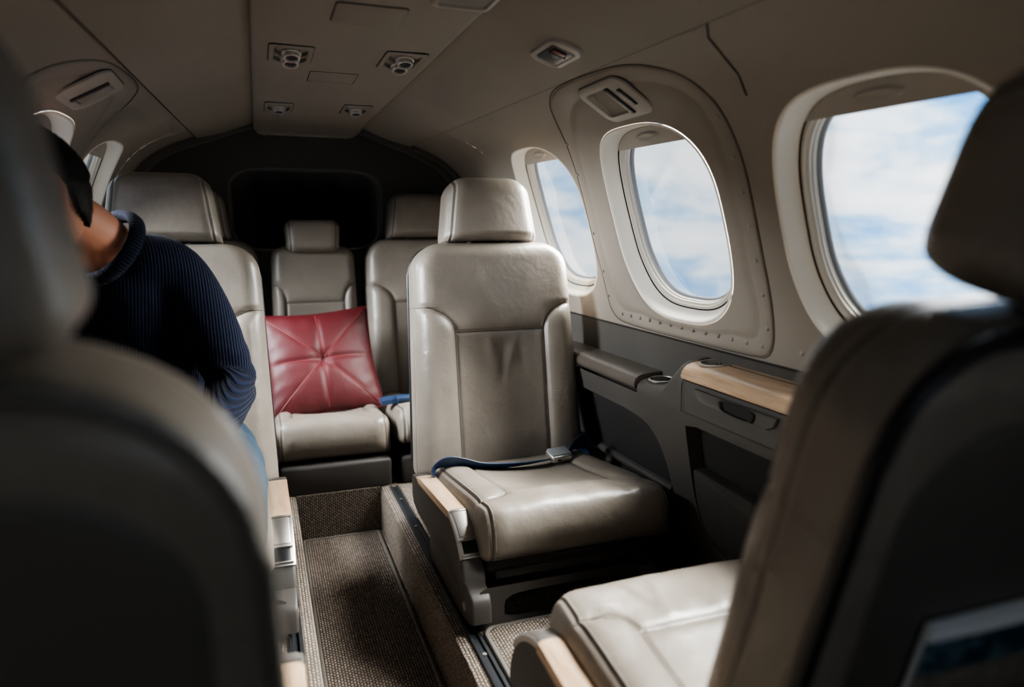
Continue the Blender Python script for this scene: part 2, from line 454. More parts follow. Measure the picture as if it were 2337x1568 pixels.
def window(side, cy, idx, dr=0., S_W=S_W):
    w = empty('window_%d' % idx, cylp(side, cy, S_W)); tag(w, kind='structure')
    o = Vector(w.location); A = angles(120)
    def loops(seq, name, mat, par=w):
        vs = []; n = len(A)
        for a, b, r in seq:
            for th in A:
                q = sell(th, a, b, WN); vs.append(Vector(cylp(side, cy+q*math.cos(th), S_W+q*math.sin(th), RAD+r+dr))-o)
        fs = []
        for i in range(len(seq)-1):
            for k in range(n): k2 = (k+1) % n; fs.append([i*n+k, i*n+k2, (i+1)*n+k2, (i+1)*n+k])
        return mesh_obj(name, vs, fs, mat, par, sharp=50)
    loops([(WA+.004, WB+.004, .0004), (WA+.002, WB+.002, -.0012), (WA-.001, WB-.001, -.0008), (WA-.0035, WB-.003, .0012), (WA-.0055, WB-.005, .0045), (WA-.0085, WB-.008, .010), (WA-.014, WB-.013, .020), (WA-.0245, WB-.022, .0335)], 'window_surround', M['ring'])
    loops([(WA-.0245, WB-.022, .0325), (WA-.0225, WB-.0205, .036), (WA-.029, WB-.0265, .037)], 'shade_channel', M['groove'])
    fr = loops([(WA-.0285, WB-.026, .039), (WA-.0275, WB-.025, .0345), (WA-.034, WB-.031, .0335), (WA-.038, WB-.035, .040), (WA-.040, WB-.037, .0405), (WA-.0415, WB-.0385, .046), (WA-.0435, WB-.040, .0465), (WA-.045, WB-.042, .055)], 'inner_frame', M['frame'])
    loops([(WA-.044, WB-.041, .053), (WA-.048, WB-.045, .055), (WA-.050, WB-.047, .062)], 'seal', M['seal'], fr)
    # pane
    a, b = WA-.044, WB-.041
    vs = [Vector(cylp(side, cy, S_W, RAD+.060+dr))-o]; fs = []
    n = len(A)
    for t in (.5, 1):
        for th in A:
            q = sell(th, a, b, WN)*t; vs.append(Vector(cylp(side, cy+q*math.cos(th), S_W+q*math.sin(th), RAD+.060+dr))-o)
    for k in range(n):
        k2 = (k+1) % n; fs.append([0, 1+k, 1+k2]); fs.append([1+k, 1+n+k, 1+n+k2, 1+k2])
    mesh_obj('pane', vs, fs, M['glass'], w)
    # roll-down shade, its lower hem just showing at the top
    zl = WB-.066
    us = lsp(-1, 1, 21); rows = lsp(0, 1, 8)
    vs = []; n2 = len(rows)
    for u in us:
        y = u*(WA-.026); top = (WB-.022)*max(0., 1-abs(u)**WN)**(1/WN)
        for t in rows:
            s_ = zl+(max(top, zl)-zl)*t; rr = .0335
            vs.append(Vector(cylp(side, cy+y, S_W+s_, RAD+rr+dr))-o)
    fs = [[i*n2+j, i*n2+j+1, (i+1)*n2+j+1, (i+1)*n2+j] for i in range(len(us)-1) for j in range(n2-1)]
    sh = mesh_obj('window_shade', vs, fs, M['cream'], w)
    vs = []; fs = []; K = 28
    for q, lift in ((1, 0), (.86, -.006), (.6, -.0045), (.0, -.003)):
        for k in range(K):
            an = 2*PI*k/K; vs.append(Vector(cylp(side, cy+.005+q*.048*math.cos(an), S_W+zl+.022+q*.0105*math.sin(an), RAD+.0335+lift+dr))-o)
    for i in range(3):
        for k in range(K): k2 = (k+1) % K; fs.append([i*K+k, i*K+k2, (i+1)*K+k2, (i+1)*K+k])
    mesh_obj('pull', vs, fs, M['cream'], sh)
    return w
wi = 1
for nm, sd in (('right', 1), ('left', -1)):
    for j, cy in enumerate(WINS[nm]):
        window(sd, cy, wi, dr=(-.006 if j == len(WINS[nm])-2 else 0), S_W=S_WW[nm][j]); wi += 1

# emergency-exit hatch panels (raised, riveted) around the middle windows
HATCH = [(1.50, 56.6), (1.38, 56.5), (1.26, 55.9), (1.175, 52.5), (1.142, 47), (1.135, 40), (1.133, 33), (1.133, 26), (1.133, 18), (1.134, 11), (1.138, 7.6), (1.155, 5.4), (1.19, 4.9),
         (1.45, 4.9), (1.76, 5.0), (1.82, 6.2), (1.85, 9), (1.86, 18), (1.86, 28), (1.85, 38), (1.81, 46), (1.72, 52.5), (1.60, 56)]
def hatch(side, nm, idx):
    cy = WINS[nm][-2]; dy = cy-WINS['right'][1]; S_W = S_WW[nm][-2]
    poly = chaikin([(y+dy, math.radians(a)*RAD) for y, a in HATCH], 2)
    h = empty('door_%d' % idx, cylp(side, cy, S_W)); tag(h, kind='structure'); o = Vector(h.location)
    A = angles(168); ro = [rad_poly(t, cy, S_W, poly) for t in A]
    ri = [sell(t, WA+.006, WB+.006, WN) for t in A]
    vs = []; n = len(A)
    def ring(fn, r):
        for k, t in enumerate(A):
            q = fn(k); vs.append(Vector(cylp(side, cy+q*math.cos(t), S_W+q*math.sin(t), RAD+r))-o)
    fl = lambda k: min(.042, (ro[k]-ri[k])*.45)
    seq = [(lambda k: ro[k], .006), (lambda k: ro[k]-.002, -.001), (lambda k: ro[k]-.006, -.0035), (lambda k: ro[k]-fl(k)*.5, -.0035), (lambda k: ro[k]-fl(k), -.0032),
           (lambda k: ro[k]-fl(k)-.004, -.0015), (lambda k: ro[k]-fl(k)-.009, -.002), (lambda k: ro[k]-fl(k)-.016, -.006)]
    for fn, r in seq: ring(fn, r)
    for t_ in (.25, .5, .75, 1.):
        ring(lambda k: (ro[k]-fl(k)-.016)*(1-t_)+ri[k]*t_, -.0065)
    m = len(vs)//n
    fs = [[i*n+k, i*n+(k+1) % n, (i+1)*n+(k+1) % n, (i+1)*n+k] for i in range(m-1) for k in range(n)]
    mesh_obj('hatch_panel', vs, fs, M['wall'], h, sharp=60)
    # dark joint line round the panel
    jt = MB(); jt.tube([Vector(cylp(side, cy+(ro[k]+.0015)*math.cos(t), S_W+(ro[k]+.0015)*math.sin(t), RAD-.0002))-o for k, t in enumerate(A)], .0017, 6, closed=True)
    jt.build('joint', M['seam_dk'], h)
    # rivets along the lower and forward flange
    loc = []
    for y in lsp(1.17, 1.765, 13): loc.append((y+dy, 7.0))
    for a in (10, 15.5, 21, 26.5, 32, 37.5, 44): loc.append((1.151+dy, a))
    for a in (10.5, 16, 24.5, 38, 45): loc.append((np.interp(a, [9, 18, 28, 38, 46], [1.835, 1.845, 1.845, 1.835, 1.795])+dy, a))
    for y, a in loc:
        s_ = math.radians(a)*RAD
        p = Vector(cylp(side, y, s_, RAD-.0035))-o; _s = section(skew(a, y)); nrm = Vector((-side*_s[2], 0, -_s[3]))
        mb = MB(); up = Vector((0, 1, 0)); w = nrm.cross(up); rg = []
        for q, hh in ((.0056, -.001), (.0054, .0008), (.0042, .0010), (.0038, .0024), (.0016, .0032)):
            rg.append([p+nrm*hh+(up*math.cos(2*PI*k/10)+w*math.sin(2*PI*k/10))*q for k in range(10)])
        mb.rings(rg); mb.build('rivet', M['rivet'], h)
hatch(1, 'right', 1); hatch(-1, 'left', 2)
# loose screws of the neighbouring panels
def screw(side, y, a, nm='panel_screw'):
    p = Vector(cylp(side, y, math.radians(a)*RAD, RAD)); _s = section(skew(a, y)); nrm = Vector((-side*_s[2], 0, -_s[3]))
    mb = MB(); up = Vector((0, 1, 0)); w = nrm.cross(up); rg = []
    for q, hh in ((.0056, -.001), (.0054, .0008), (.0042, .0010), (.0038, .0024), (.0016, .0032)):
        rg.append([p+nrm*hh+(up*math.cos(2*PI*k/10)+w*math.sin(2*PI*k/10))*q for k in range(10)])
    mb.rings(rg); o = mb.build('trim_screw', M['rivet']); tag(o, kind='structure')
for y in (1.06, 1.0, .94): screw(1, y, 7.2-.8*(y < 1.03))

# vertical joint between two lining panels, and the crease joints
def joint(name, pts, r=.0022, mat='groove'):
    mb = MB(); mb.tube(pts, r, 6); o = mb.build(name, M[mat]); tag(o, kind='structure')
joint('trim_1', [cylp(1, y, math.radians(a)*RAD, RAD-.0003) for y, a in ((.985, 57), (1.02, 55), (1.035, 52), (1.04, 49), (1.055, 46))], .0016)
for sd, nm in ((1, 2), (-1, 3)):
    joint('trim_%d' % nm, [cylp(sd, y, S_C-.001, RAD-.0015) for y in lsp(Y0, Y1, 30)], .0032, 'seam_dk')  # dark tube puts the crease shadow into colour along the joint

# ceiling upholstery between the crease and the centre panel (each side) – proud of the wall lining
mb = MB()
for sd in (1, -1):
    prof = []
    a0, a1 = CREASE+math.radians(.5), math.radians(78)
    for i in range(6):
        t = i/5*PI/2; prof.append((a0-.006*math.sin(t), .010-.018*math.sin(t)))
    for i in range(1, 17): prof.append((a0+(a1-a0)*i/16, -.008-.010*math.sin(PI*i/16)))
    mb.add(*grid(lambda y, k: cylp(sd, y, prof[k][0]*RAD, RAD+prof[k][1]), lsp(Y0, Y1, 20), list(range(len(prof)))))
o = mb.build('ceiling', M['ceil']); tag(o, kind='structure')

# centre ceiling panel
prof = [(-.198, 1.262), (-.2, 1.245), (-.198, 1.239), (-.190, 1.235), (-.12, 1.2338), (0, 1.233), (.12, 1.2338), (.182, 1.235), (.195, 1.238), (.204, 1.246), (.207, 1.262), (.207, 1.285), (-.198, 1.285)]
mb = MB(); ys = lsp(Y0, 2.75, 24)+[2.85, 2.95, 3.02, 3.06, 3.08]
rr = []
for y in ys:
    k = max(0, (y-2.75)/.33); dz = -.022*k*k; nar = 1-.22*max(0, (y-2.95)/.13)**2
    rr.append([(p[0]*nar, y, p[1]+dz*(1 if p[1] < 1.26 else .3)+(.02*max(0, (y-3.0)/.08)**2 if p[1] < 1.24 else 0)) for p in prof])
mb.rings(rr); cp = mb.build('trim_4', M['wall'], sharp=50); tag(cp, kind='structure')

# grey trim band, dado and floor
mb = MB()
for sd in (1, -1):
    mb.add(*grid(lambda y, s: cylp(sd, y, s, RAD-.004), lsp(Y0, Y1, 12), lsp(-.17, S_B-.004, 6)))
    mb.add(*grid(lambda y, t: (sd*(.762+.006*t), y, .40-.55*t), lsp(Y0, Y1, 4), [0, .5, 1]))
o = mb.build('trim_5', M['band']); tag(o, kind='structure')
for sd, nm in ((1, 6), (-1, 7)):
    joint('trim_%d' % nm, [cylp(sd, y, S_B-.003, RAD-.003) for y in lsp(Y0, Y1, 12)], .003)

XR, ZA = .135, -.15       # aisle half width, aisle floor level
FY0, FY1 = -.55, 2.26
mb = MB()
for sd in (1, -1):
    pr = [(sd*.79, 0), (sd*(XR+.012), 0), (sd*(XR+.004), -.004), (sd*XR, -.013), (sd*XR, ZA)]
    xs = []
    mb.add(*grid(lambda y, k: (pr[k][0], y, pr[k][1]), lsp(FY0, Y1, 30), list(range(5))))
mb.add(*grid(lambda y, x: (x, y, ZA), lsp(FY0, FY1, 30), lsp(-XR, XR, 6)))
mb.add(*grid(lambda x, z: (x, FY1, z), lsp(-XR, XR, 6), lsp(ZA, 0, 4)))
mb.add(*grid(lambda x, y: (x, y, 0), lsp(-XR, XR, 6), lsp(FY1, Y1, 4)))
o = mb.build('floor', M['carpet'], sharp=30); tag(o, kind='structure')

# runner in the aisle and bound edge
t = empty('carpet_runner', (0, .95, ZA), label='brown woven carpet runner lying along the sunken aisle floor', cat='carpet')
mb = MB(); mb.box((0, 0, .004), (.236, 2.56, .008), .003); mb.build('pile', M['carpet_dk'], t)
mb = MB(); mb.tube([(x, y, .005) for x, y in rrect(.120, 1.288, .012, 4)], .0048, 8, closed=True); mb.build('binding', M['binding'], t)

# seat rails
def rail(x, y0, y1, label):
    t = empty('seat_rail', (x, (y0+y1)/2, 0), label=label, cat='rail'); L = (y1-y0)/2
    mb = MB(); mb.extrude([(-.015, 0), (-.013, .0065), (-.006, .007), (-.005, .002), (.005, .002), (.006, .007), (.013, .0065), (.015, 0)], 'y', -L, L)
    mb.build('track', M['rail'], t)
    for k in range(int(L*2/.22)):
        mb = MB(); mb.tube([(0, -L+.1+k*.22, .001), (0, -L+.1+k*.22, .005)], .0048, 10); mb.build('stud', M['metal'], t)
rail(.178, -.4, 2.24, 'dark metal seat rail set in the carpet along the right edge of the aisle')
rail(-.178, -.4, 2.24, 'dark metal seat rail set in the carpet along the left edge of the aisle')

# bound floor mat
t = empty('floor_mat', (.40, 1.09, .001), label='woven brown floor mat with bound edge in front of the right front seat', cat='mat')
pts = rrect(.20, .23, .03, 6)
mb = MB(); mb.rings([[(x*k, y*k, z) for x, y in pts] for k, z in ((1, 0), (1, .006), (.985, .009))]); mb.build('pile', M['carpet'], t)
mb = MB(); mb.tube([(x, y, .006) for x, y in pts], .006, 8, closed=True); mb.build('binding', M['binding'], t)

# aft end: trim arch, dark bulkhead, black sheet standing in for the dark baggage recess
def arcpts(r, y, n=60, a0=-.35):
    dg = [math.degrees(a) for a in lsp(a0, PI/2, n//2)]
    R_ = [cylp(1, y, math.radians(a)*RAD, r) for a in dg]
    return R_+[(-x, y_, z) for x, y_, z in reversed(R_)]
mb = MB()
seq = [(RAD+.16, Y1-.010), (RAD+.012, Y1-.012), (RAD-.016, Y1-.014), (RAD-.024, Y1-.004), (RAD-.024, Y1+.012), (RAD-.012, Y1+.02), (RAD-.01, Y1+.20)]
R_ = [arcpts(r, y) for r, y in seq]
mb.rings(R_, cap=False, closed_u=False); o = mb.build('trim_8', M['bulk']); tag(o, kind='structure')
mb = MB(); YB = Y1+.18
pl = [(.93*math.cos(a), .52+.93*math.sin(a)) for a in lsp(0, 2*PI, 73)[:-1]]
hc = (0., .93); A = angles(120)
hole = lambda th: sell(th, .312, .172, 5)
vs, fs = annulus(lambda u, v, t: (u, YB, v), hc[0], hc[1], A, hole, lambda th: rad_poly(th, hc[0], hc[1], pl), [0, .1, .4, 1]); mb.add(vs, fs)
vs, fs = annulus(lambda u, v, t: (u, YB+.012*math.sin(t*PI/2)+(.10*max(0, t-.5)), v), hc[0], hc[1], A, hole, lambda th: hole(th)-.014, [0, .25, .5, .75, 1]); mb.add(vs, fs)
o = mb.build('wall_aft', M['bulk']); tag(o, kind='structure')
t = empty('baggage_dark_sheet', (0, YB+.07, .76), label='black sheet standing in for the dark baggage recess in the aft bulkhead', cat='dark sheet')
vs, fs = grid(lambda x, z: (x, .0015*math.sin(x*40), z-.76), lsp(-.34, .34, 60), lsp(.70, 1.30, 6))
mesh_obj('dark_sheet', vs, fs, M['void'], t)
# forward bulkhead behind the photographer
mb = MB(); mb.add(*annulus(lambda u, v, t: (u, Y0, v), 0, .93, angles(72), lambda th: sell(th, .27, .17, 5), lambda th: rad_poly(th, 0, .93, pl), [0, .3, 1]))      # unseen opening, added and sized to light the seat backs
o = mb.build('wall_front', M['wall']); tag(o, kind='structure')

# ------------------------------------------------------------------ ceiling fittings
ZP = 1.2335
def air_vent(x, y, tilt, n, label, aft=False, grp=None):
    t = empty('air_vent', (x, y, ZP), label=label, cat='air vent', group=grp)
    hw, hl = (.046, .078) if n == 2 else (.042, .085)
    pts = rrect(hw, hl, .008, 4)
    mb = MB(); mb.rings([[(px*k, py*k, z) for px, py in pts] for k, z in ((1.0, .002), (1.0, -.0022), (.96, -.0036), (.80, -.0036), (.78, -.003), (.72, .0)) ], cap=False)
    mb.add([(px*.72, py*.72, 0) for px, py in pts], [list(range(len(pts)))])
    mb.build('faceplate', M['wall'], t)
    mb = MB(); mb.tube([(px*1.01, py*1.01, -.0004) for px, py in pts], .0014, 6, closed=True); mb.build('joint', M['groove'], t)
    for k in range(n):
        yy = (-.03+.062*k) if n == 2 else 0.
        b = empty('nozzle', (0, yy, -.001), parent=t); b.rotation_euler = (math.radians(-16), 0, 0)
        mb = MB(); seq = [(.0215, .004), (.0215, -.006), (.0205, -.009), (.0185, -.010), (.0180, -.017), (.0172, -.0185), (.0140, -.0185), (.0130, -.013)]
        mb.rings([[(r*math.cos(2*PI*q/24), r*math.sin(2*PI*q/24), z) for q in range(24)] for r, z in seq], cap=False); mb.build('nozzle_ring', M['metal'], b)
        mb = MB(); mb.add([(.0134*math.cos(2*PI*q/20), .0134*math.sin(2*PI*q/20), -.0140) for q in range(20)], [list(range(20))]); mb.build('nozzle_opening', M['blackp'], b)
        mb = MB(); mb.rings([[((r+.012*(abs(math.cos(2*PI*q/24)) > .8)*0)*math.cos(2*PI*q/24)*1.25, r*math.sin(2*PI*q/24)*.9, z) for q in range(24)] for r, z in ((.030, .0005), (.029, -.0012), (.0225, .003))], cap=False); mb.build('socket', M['greige_dk'], b)
air_vent(-.118, 1.695, 0, 2, 'ceiling vent plate with two metal nozzles, left of the blank cover')
air_vent(.125, 1.675, 0, 2, 'ceiling vent plate with two metal nozzles, right of the blank cover')
air_vent(-.123, 2.42, 0, 1, 'small ceiling vent with one metal nozzle, aft left near the bulkhead')
air_vent(.112, 2.385, 0, 1, 'small ceiling vent with one metal nozzle, aft right near the bulkhead')
t = empty('speaker_grille', (.002, 1.352, ZP), label='perforated speaker grille in the ceiling panel above the aisle', cat='speaker')
mgr = NT('perforated_grille'); mgr.set(Roughness=.55, Base_Color=(.2, .17, .14, 1))
co = mgr.coord((1, 1, 1)); vo = mgr.n('ShaderNodeTexVoronoi', voronoi_dimensions='2D'); vo.inputs['Scale'].default_value = 250; vo.inputs['Randomness'].default_value = 0; mgr.l(co, vo.inputs['Vector'])
mgr.l(mgr.mix(mgr.ramp(vo.outputs['Distance'], .25, .42), (.07, .06, .05, 1), (.33, .285, .235, 1)), mgr.b.inputs['Base Color'])
pts = rrect(.062, .060, .010, 5)
mb = MB(); mb.rings([[(px*k, py*k, z) for px, py in pts] for k, z in ((1.0, .002), (1.0, -.0025), (.95, -.004), (.5, -.0045))], cap=False); mb.add([(px*.5, py*.5, -.0045) for px, py in pts], [list(range(len(pts)))])
mb.build('mesh_plate', mgr.mat, t)
mb = MB(); mb.tube([(px*1.01, py*1.01, -.0004) for px, py in pts], .0013, 6, closed=True); mb.build('joint', M['groove'], t)
t = empty('blank_cover', (-.007, 1.917, ZP), label='blank rectangular cover plate in the ceiling between the vents', cat='cover plate')
pts = rrect(.058, .062, .004, 3)
mb = MB(); mb.rings([[(px*k, py*k, z) for px, py in pts] for k, z in ((1.0, .002), (1.0, -.0006), (.985, -.0012))]); mb.build('plate', M['wall'], t)
mb = MB(); mb.tube([(px*1.005, py*1.005, -.0002) for px, py in pts], .0010, 6, closed=True); mb.build('joint', M['groove'], t)
t = empty('ceiling_light', (.142, 1.175, ZP), label='recessed reading light with frosted lens in the ceiling panel at the top edge', cat='light')
pts = rrect(.052, .078, .014, 5)
mb = MB(); mb.rings([[(px*k, py*k, z) for px, py in pts] for k, z in ((1.0, .002), (1.0, -.004), (.95, -.006), (.84, -.006), (.82, -.001))], cap=False); mb.build('bezel', M['cream'], t)
mb = MB(); mb.rings([[(px*k, py*k, z) for px, py in pts] for k, z in ((.83, .001), (.80, -.003), (.5, -.0035))]); mb.build('lens', M['frost'], t)

# ------------------------------------------------------------------ wall fittings
def on_wall(side, y, deg, r=RAD):
    """frame on the wall: local x = aft/forward (world Y), local y = up the wall, local z = into the cabin"""
    p = Vector(cylp(side, y, math.radians(deg)*RAD, r)); _s = section(skew(deg, y))
    zl = Vector((-side*_s[2], 0, -_s[3])); xl = Vector((0, 1, 0)); yl = zl.cross(xl)
    if yl.z < 0: xl = -xl; yl = -yl
    m = Matrix((xl, yl, zl)).transposed().to_4x4(); m.translation = p; return m
def service_unit(side, y, deg, label, two):
    t = empty('service_unit', label=label, cat='light'); t.matrix_world = on_wall(side, y, deg, RAD-.006)
    fx = 1 if on_wall(side, y, deg)[1][0] > 0 else -1      # +1 when local x points aft
    A_ = rrect(.093, .058, .024, 6)
    bul = lambda px, py: (px*(1+.10*(1-(py/.058)**2)), py*(1+.06*(1-(px/.093)**2)))
    A_ = [bul(*p) for p in A_]
    mb = MB()
    lens = rrect(.048, .040, .010, 6); ox = .026*fx
    L2 = [(px+ox, py) for px, py in lens]
    seq = [(A_, 1.0, -.004), (A_, 1.0, .004), (A_, .985, .007), (A_, .93, .009)]
    rr = [[(px*k, py*k, z) for px, py in P_] for P_, k, z in seq]
    n_ = len(A_)
    # match the lens loop to the rim by index, then drop into a shallow scoop
    rr.append([(q[0], q[1], .0085) for q in L2]); rr.append([(ox+(q[0]-ox)*.95, q[1]*.95, .004) for q in L2])
    mb.rings(rr, cap=False); mb.build('housing', M['cream'], t)
    mb = MB(); vs = []
    for k, z in ((.96, .0045), (.6, -.006), (.3, -.009), (.02, -.010)):
        vs.append([(ox+(q[0]-ox)*k, q[1]*k, z) for q in L2])
    mb.rings(vs, cap=False); mb.build('lens', M['frost'], t)
    bars = [(-.026, .0085, .042), (-.064, .0075, .026)] if two else [(-.018, .0075, .042)]
    for bx, hw, hl in bars:
        b = MB(); b.box((bx*fx, -.002 if hl > .03 else .002, .0095), (hw*2, hl*2, .006), .002); sw = b.build('switch', M['blackp'], t)
        for q in ((-.55, 0, .55) if hl > .03 else (-.5, .5)):
            b = MB(); b.box((bx*fx, q*hl*1.3, .0128), (.0035, .0035, .001), .0004, 1); b.build('mark', M['frost'], sw)
    mb = MB(); mb.tube([(px*1.0, py*1.0, .0015) for px, py in A_], .0016, 6, closed=True); mb.build('joint', M['groove'], t)
service_unit(1, 1.41, 51.2, 'cream reading light unit with two black switches above the middle right window', True)
service_unit(-1, 1.725, 51.8, 'cream reading light unit with one black switch above the left windows', False)

t = empty('emergency_light', label='small oval emergency light with dark lens and red tab on the ceiling', cat='light'); t.matrix_world = on_wall(1, 1.325, 63.0, RAD-.0165)
A_ = [(px*1.12*(1+.14*(1-(py/.030)**2)), py*1.15*(1+.1*(1-(px/.056)**2))) for px, py in rrect(.056, .030, .016, 6)]
B_ = rrect(.045, .0235, .006, 6)
mb = MB(); mb.rings([[(p[0], p[1], -.006) for p in A_], [(p[0], p[1], .002) for p in A_], [(p[0]*.95, p[1]*.95, .006) for p in A_], [(p[0]*1.08, p[1]*1.1, .007) for p in B_], [(p[0], p[1], .0045) for p in B_]], cap=False)
mb.build('bezel', M['cream'], t)
mb = MB(); mb.rings([[(p[0], p[1], .0046) for p in B_], [(p[0]*.96, p[1]*.94, .0066) for p in B_], [(p[0]*.6, p[1]*.6, .0072) for p in B_]]); ln = mb.build('lens', M['lens'], t)
fx = 1 if t.matrix_world[1][0] > 0 else -1
mb = MB(); mb.box((-.026*fx, .002, .0078), (.016, .028, .004), .0015); mb.build('red_tab', M['redlens'], ln)
mb = MB(); mb.box((-.013*fx, .0, .0075), (.005, .036, .004), .0015); mb.build('divider', M['blackp'], ln)
mb = MB(); mb.rings([[(.008*math.cos(2*PI*k/20)*q+.002, .008*math.sin(2*PI*k/20)*q, .007+z) for k in range(20)] for q, z in ((1, 0), (.9, .0016), (.5, .0022))]); mb.build('test_button', M['seal'], ln)
# ------------------------------------------------------------------ upholstered bodies
def ss(x, a, b): 
    t = np.clip((x-a)/(b-a), 0, 1); return t*t*(3-2*t)
def body(name, mat, parent, W, H, T, rc=.1, redge=.045, rside=.05, rbot=.02, taper=0., seams=None, crown=.008, bol=.016, xf=None, nx=44, nh=56, rb=.0,
         fx=None, edge='d', hollow=0., eseam=.5):
    """padded body: outline in (x,h), front towards +d.  seams = (xv, hh, rise): bolster seams at |x|=xv below hh that sweep out to the edge at hh+rise"""
    hs = []
    nb = 6
    for i in range(nb): hs.append(rbot*(1-math.cos(i/nb*PI/2)))
    hs += list(np.linspace(rbot, H-rc, nh-14, endpoint=False))
    for i in range(15): hs.append(H-rc+rc*math.sin(i/14*PI/2*.999))
    hs = np.array(hs)
    V = []; SD = []; PCO = []; m = None
    for h in hs:
        w = W+taper*(1-h/H)
        if h > H-rc: w = w-rc+math.sqrt(max(0, rc*rc-(h-(H-rc))**2))
        if rb and h < rb: w = w-rb+math.sqrt(max(0, rb*rb-(rb-h)**2))
        tau = T/2; re = redge
        if h > H-re: tau = T/2-re+math.sqrt(max(0, re*re-(h-(H-re))**2))
        if h < rbot: tau = T/2-rbot+math.sqrt(max(0, rbot*rbot-(rbot-h)**2))
        tau = max(tau, .004)
        rs = min(rside, tau*.96, w*.5)
        pts = []
        for k in range(nx+1): pts.append((-(w-rs)+2*(w-rs)*k/nx, tau))
        for k in range(1, 9): a = PI/2-k/8*PI/2; pts.append((w-rs+rs*math.cos(a), tau-rs+rs*math.sin(a)))
        rs2 = min(rside*.5, tau*.9)
        for k in range(0, 6): a = -k/5*PI/2; pts.append((w-rs2+rs2*math.cos(a), -tau+rs2+rs2*math.sin(a)))
        for k in range(1, 14): pts.append(((w-rs2)*(1-2*k/14), -tau))
        for k in range(0, 6): a = -PI/2-k/5*PI/2; pts.append((-(w-rs2)+rs2*math.cos(a), -tau+rs2+rs2*math.sin(a)))
        for k in range(0, 8): a = PI-k/8*PI/2; pts.append((-(w-rs)+rs*math.cos(a), tau-rs+rs*math.sin(a)))
        m = len(pts)
        for x, d in pts: V.append((x, h, d)); 
    V = np.array(V); x, h, d = V[:, 0], V[:, 1], V[:, 2]
    front = ss(d, T*.1, T*.42)
    ax = np.abs(x)
    if seams:
        xv, hh, rise = seams
        Wl = W+taper*(1-hh/H); ex = max(Wl-xv, .02)
        lo = ax-xv
        q = np.sqrt(np.clip((Wl-ax)/ex, 0, 9)**2+((h-hh)/rise)**2)
        gx = np.clip((Wl-ax)/ex, 0, 9)/ex; gh = (h-hh)/rise**2
        up = (1-q)/np.maximum(np.sqrt(gx*gx+gh*gh)/np.maximum(q, 1e-4), 2.)
        B = np.where(h < hh, lo, up); B = np.where((h >= hh+rise*1.0), -np.hypot(np.minimum(ax-Wl, 0), h-hh-rise*.0)*0-.05, B)
        B = np.where((h >= hh) & (h < hh+rise*1.0), np.clip(up, -.05, .05), B)
        Hs = h-hh
        Bv = np.where(front > .25, B, np.where(B < 0, -.05, .05))
    else:
        B = np.full_like(x, -.05); Hs = np.full_like(x, .05); Bv = np.full_like(x, .05)
    E = (d-(T/2-2*T*(1-eseam)*.5)) if edge == 'd' else np.full_like(x, .05)
    if edge == 'side': E = np.where(front > .02, ax-(W+taper*(1-h/H)-eseam), .05)
    if edge == 'side': E = np.where((d < T*.1) & (h < H-rc), .05, ax-(W+taper*(1-h/H)-eseam))
    dd = np.zeros_like(x)
    wv = W+taper*(1-h/H)
    dd += crown*(1-np.clip(ax/wv, 0, 1)**2)*front*ss(h, 0, H*.12)
    if seams:
        bl = np.where(B > 0, 1-np.exp(-B/.018), 0)*np.sqrt(np.clip((wv-ax)/.05, 0, 1))
        dd += bol*bl*front
        cen = np.where((B < 0) & (h < hh), 1-np.exp(B/.02), 0)*np.where(h < hh, 1-np.exp(-(hh-h)/.02), 0)
        dd += -.006*cen*front + (.5*hollow)*cen*front*np.sin(np.clip(h/hh, 0, 1)*PI)*(1-(ax/xv)**2)
        upn = np.where((h > hh), 1-np.exp(-(h-hh)/.025), 0)*np.where(B < 0, 1-np.exp(B/.02), 0)
        dd += .007*upn*front
        dd -= .0045*np.exp(-(B/.006)**2)*front
        dd -= .0045*np.exp(-(Hs/.006)**2)*front*(B < 0)
    if fx is not None: dd += fx(x, h)*front
    V2 = V.copy(); V2[:, 2] += dd
    n = len(hs); F = []
    for i in range(n-1):
        for k in range(m):
            k2 = (k+1) % m; F.append([i*m+k, i*m+k2, (i+1)*m+k2, (i+1)*m+k])
    F.append(list(range(m))); F.append([(n-1)*m+k for k in range(m)])
    if xf is not None: V2 = np.array([xf(*p) for p in V2])
    arc = h+(W-np.minimum(ax, W))
    o = mesh_obj(name, V2, F, mat, parent, sharp=70,
                 attrs={'sd': ('FLOAT_VECTOR', np.stack([Bv, Hs, E], 1)), 'pc': ('FLOAT_VECTOR', np.stack([x, h, arc], 1))})
    return o

def frame(org, up, frt):
    org, up, frt = np.array(org, float), np.array(up, float), np.array(frt, float)
    return lambda x, h, d: org+np.array([x, 0, 0])+up*h+frt*d

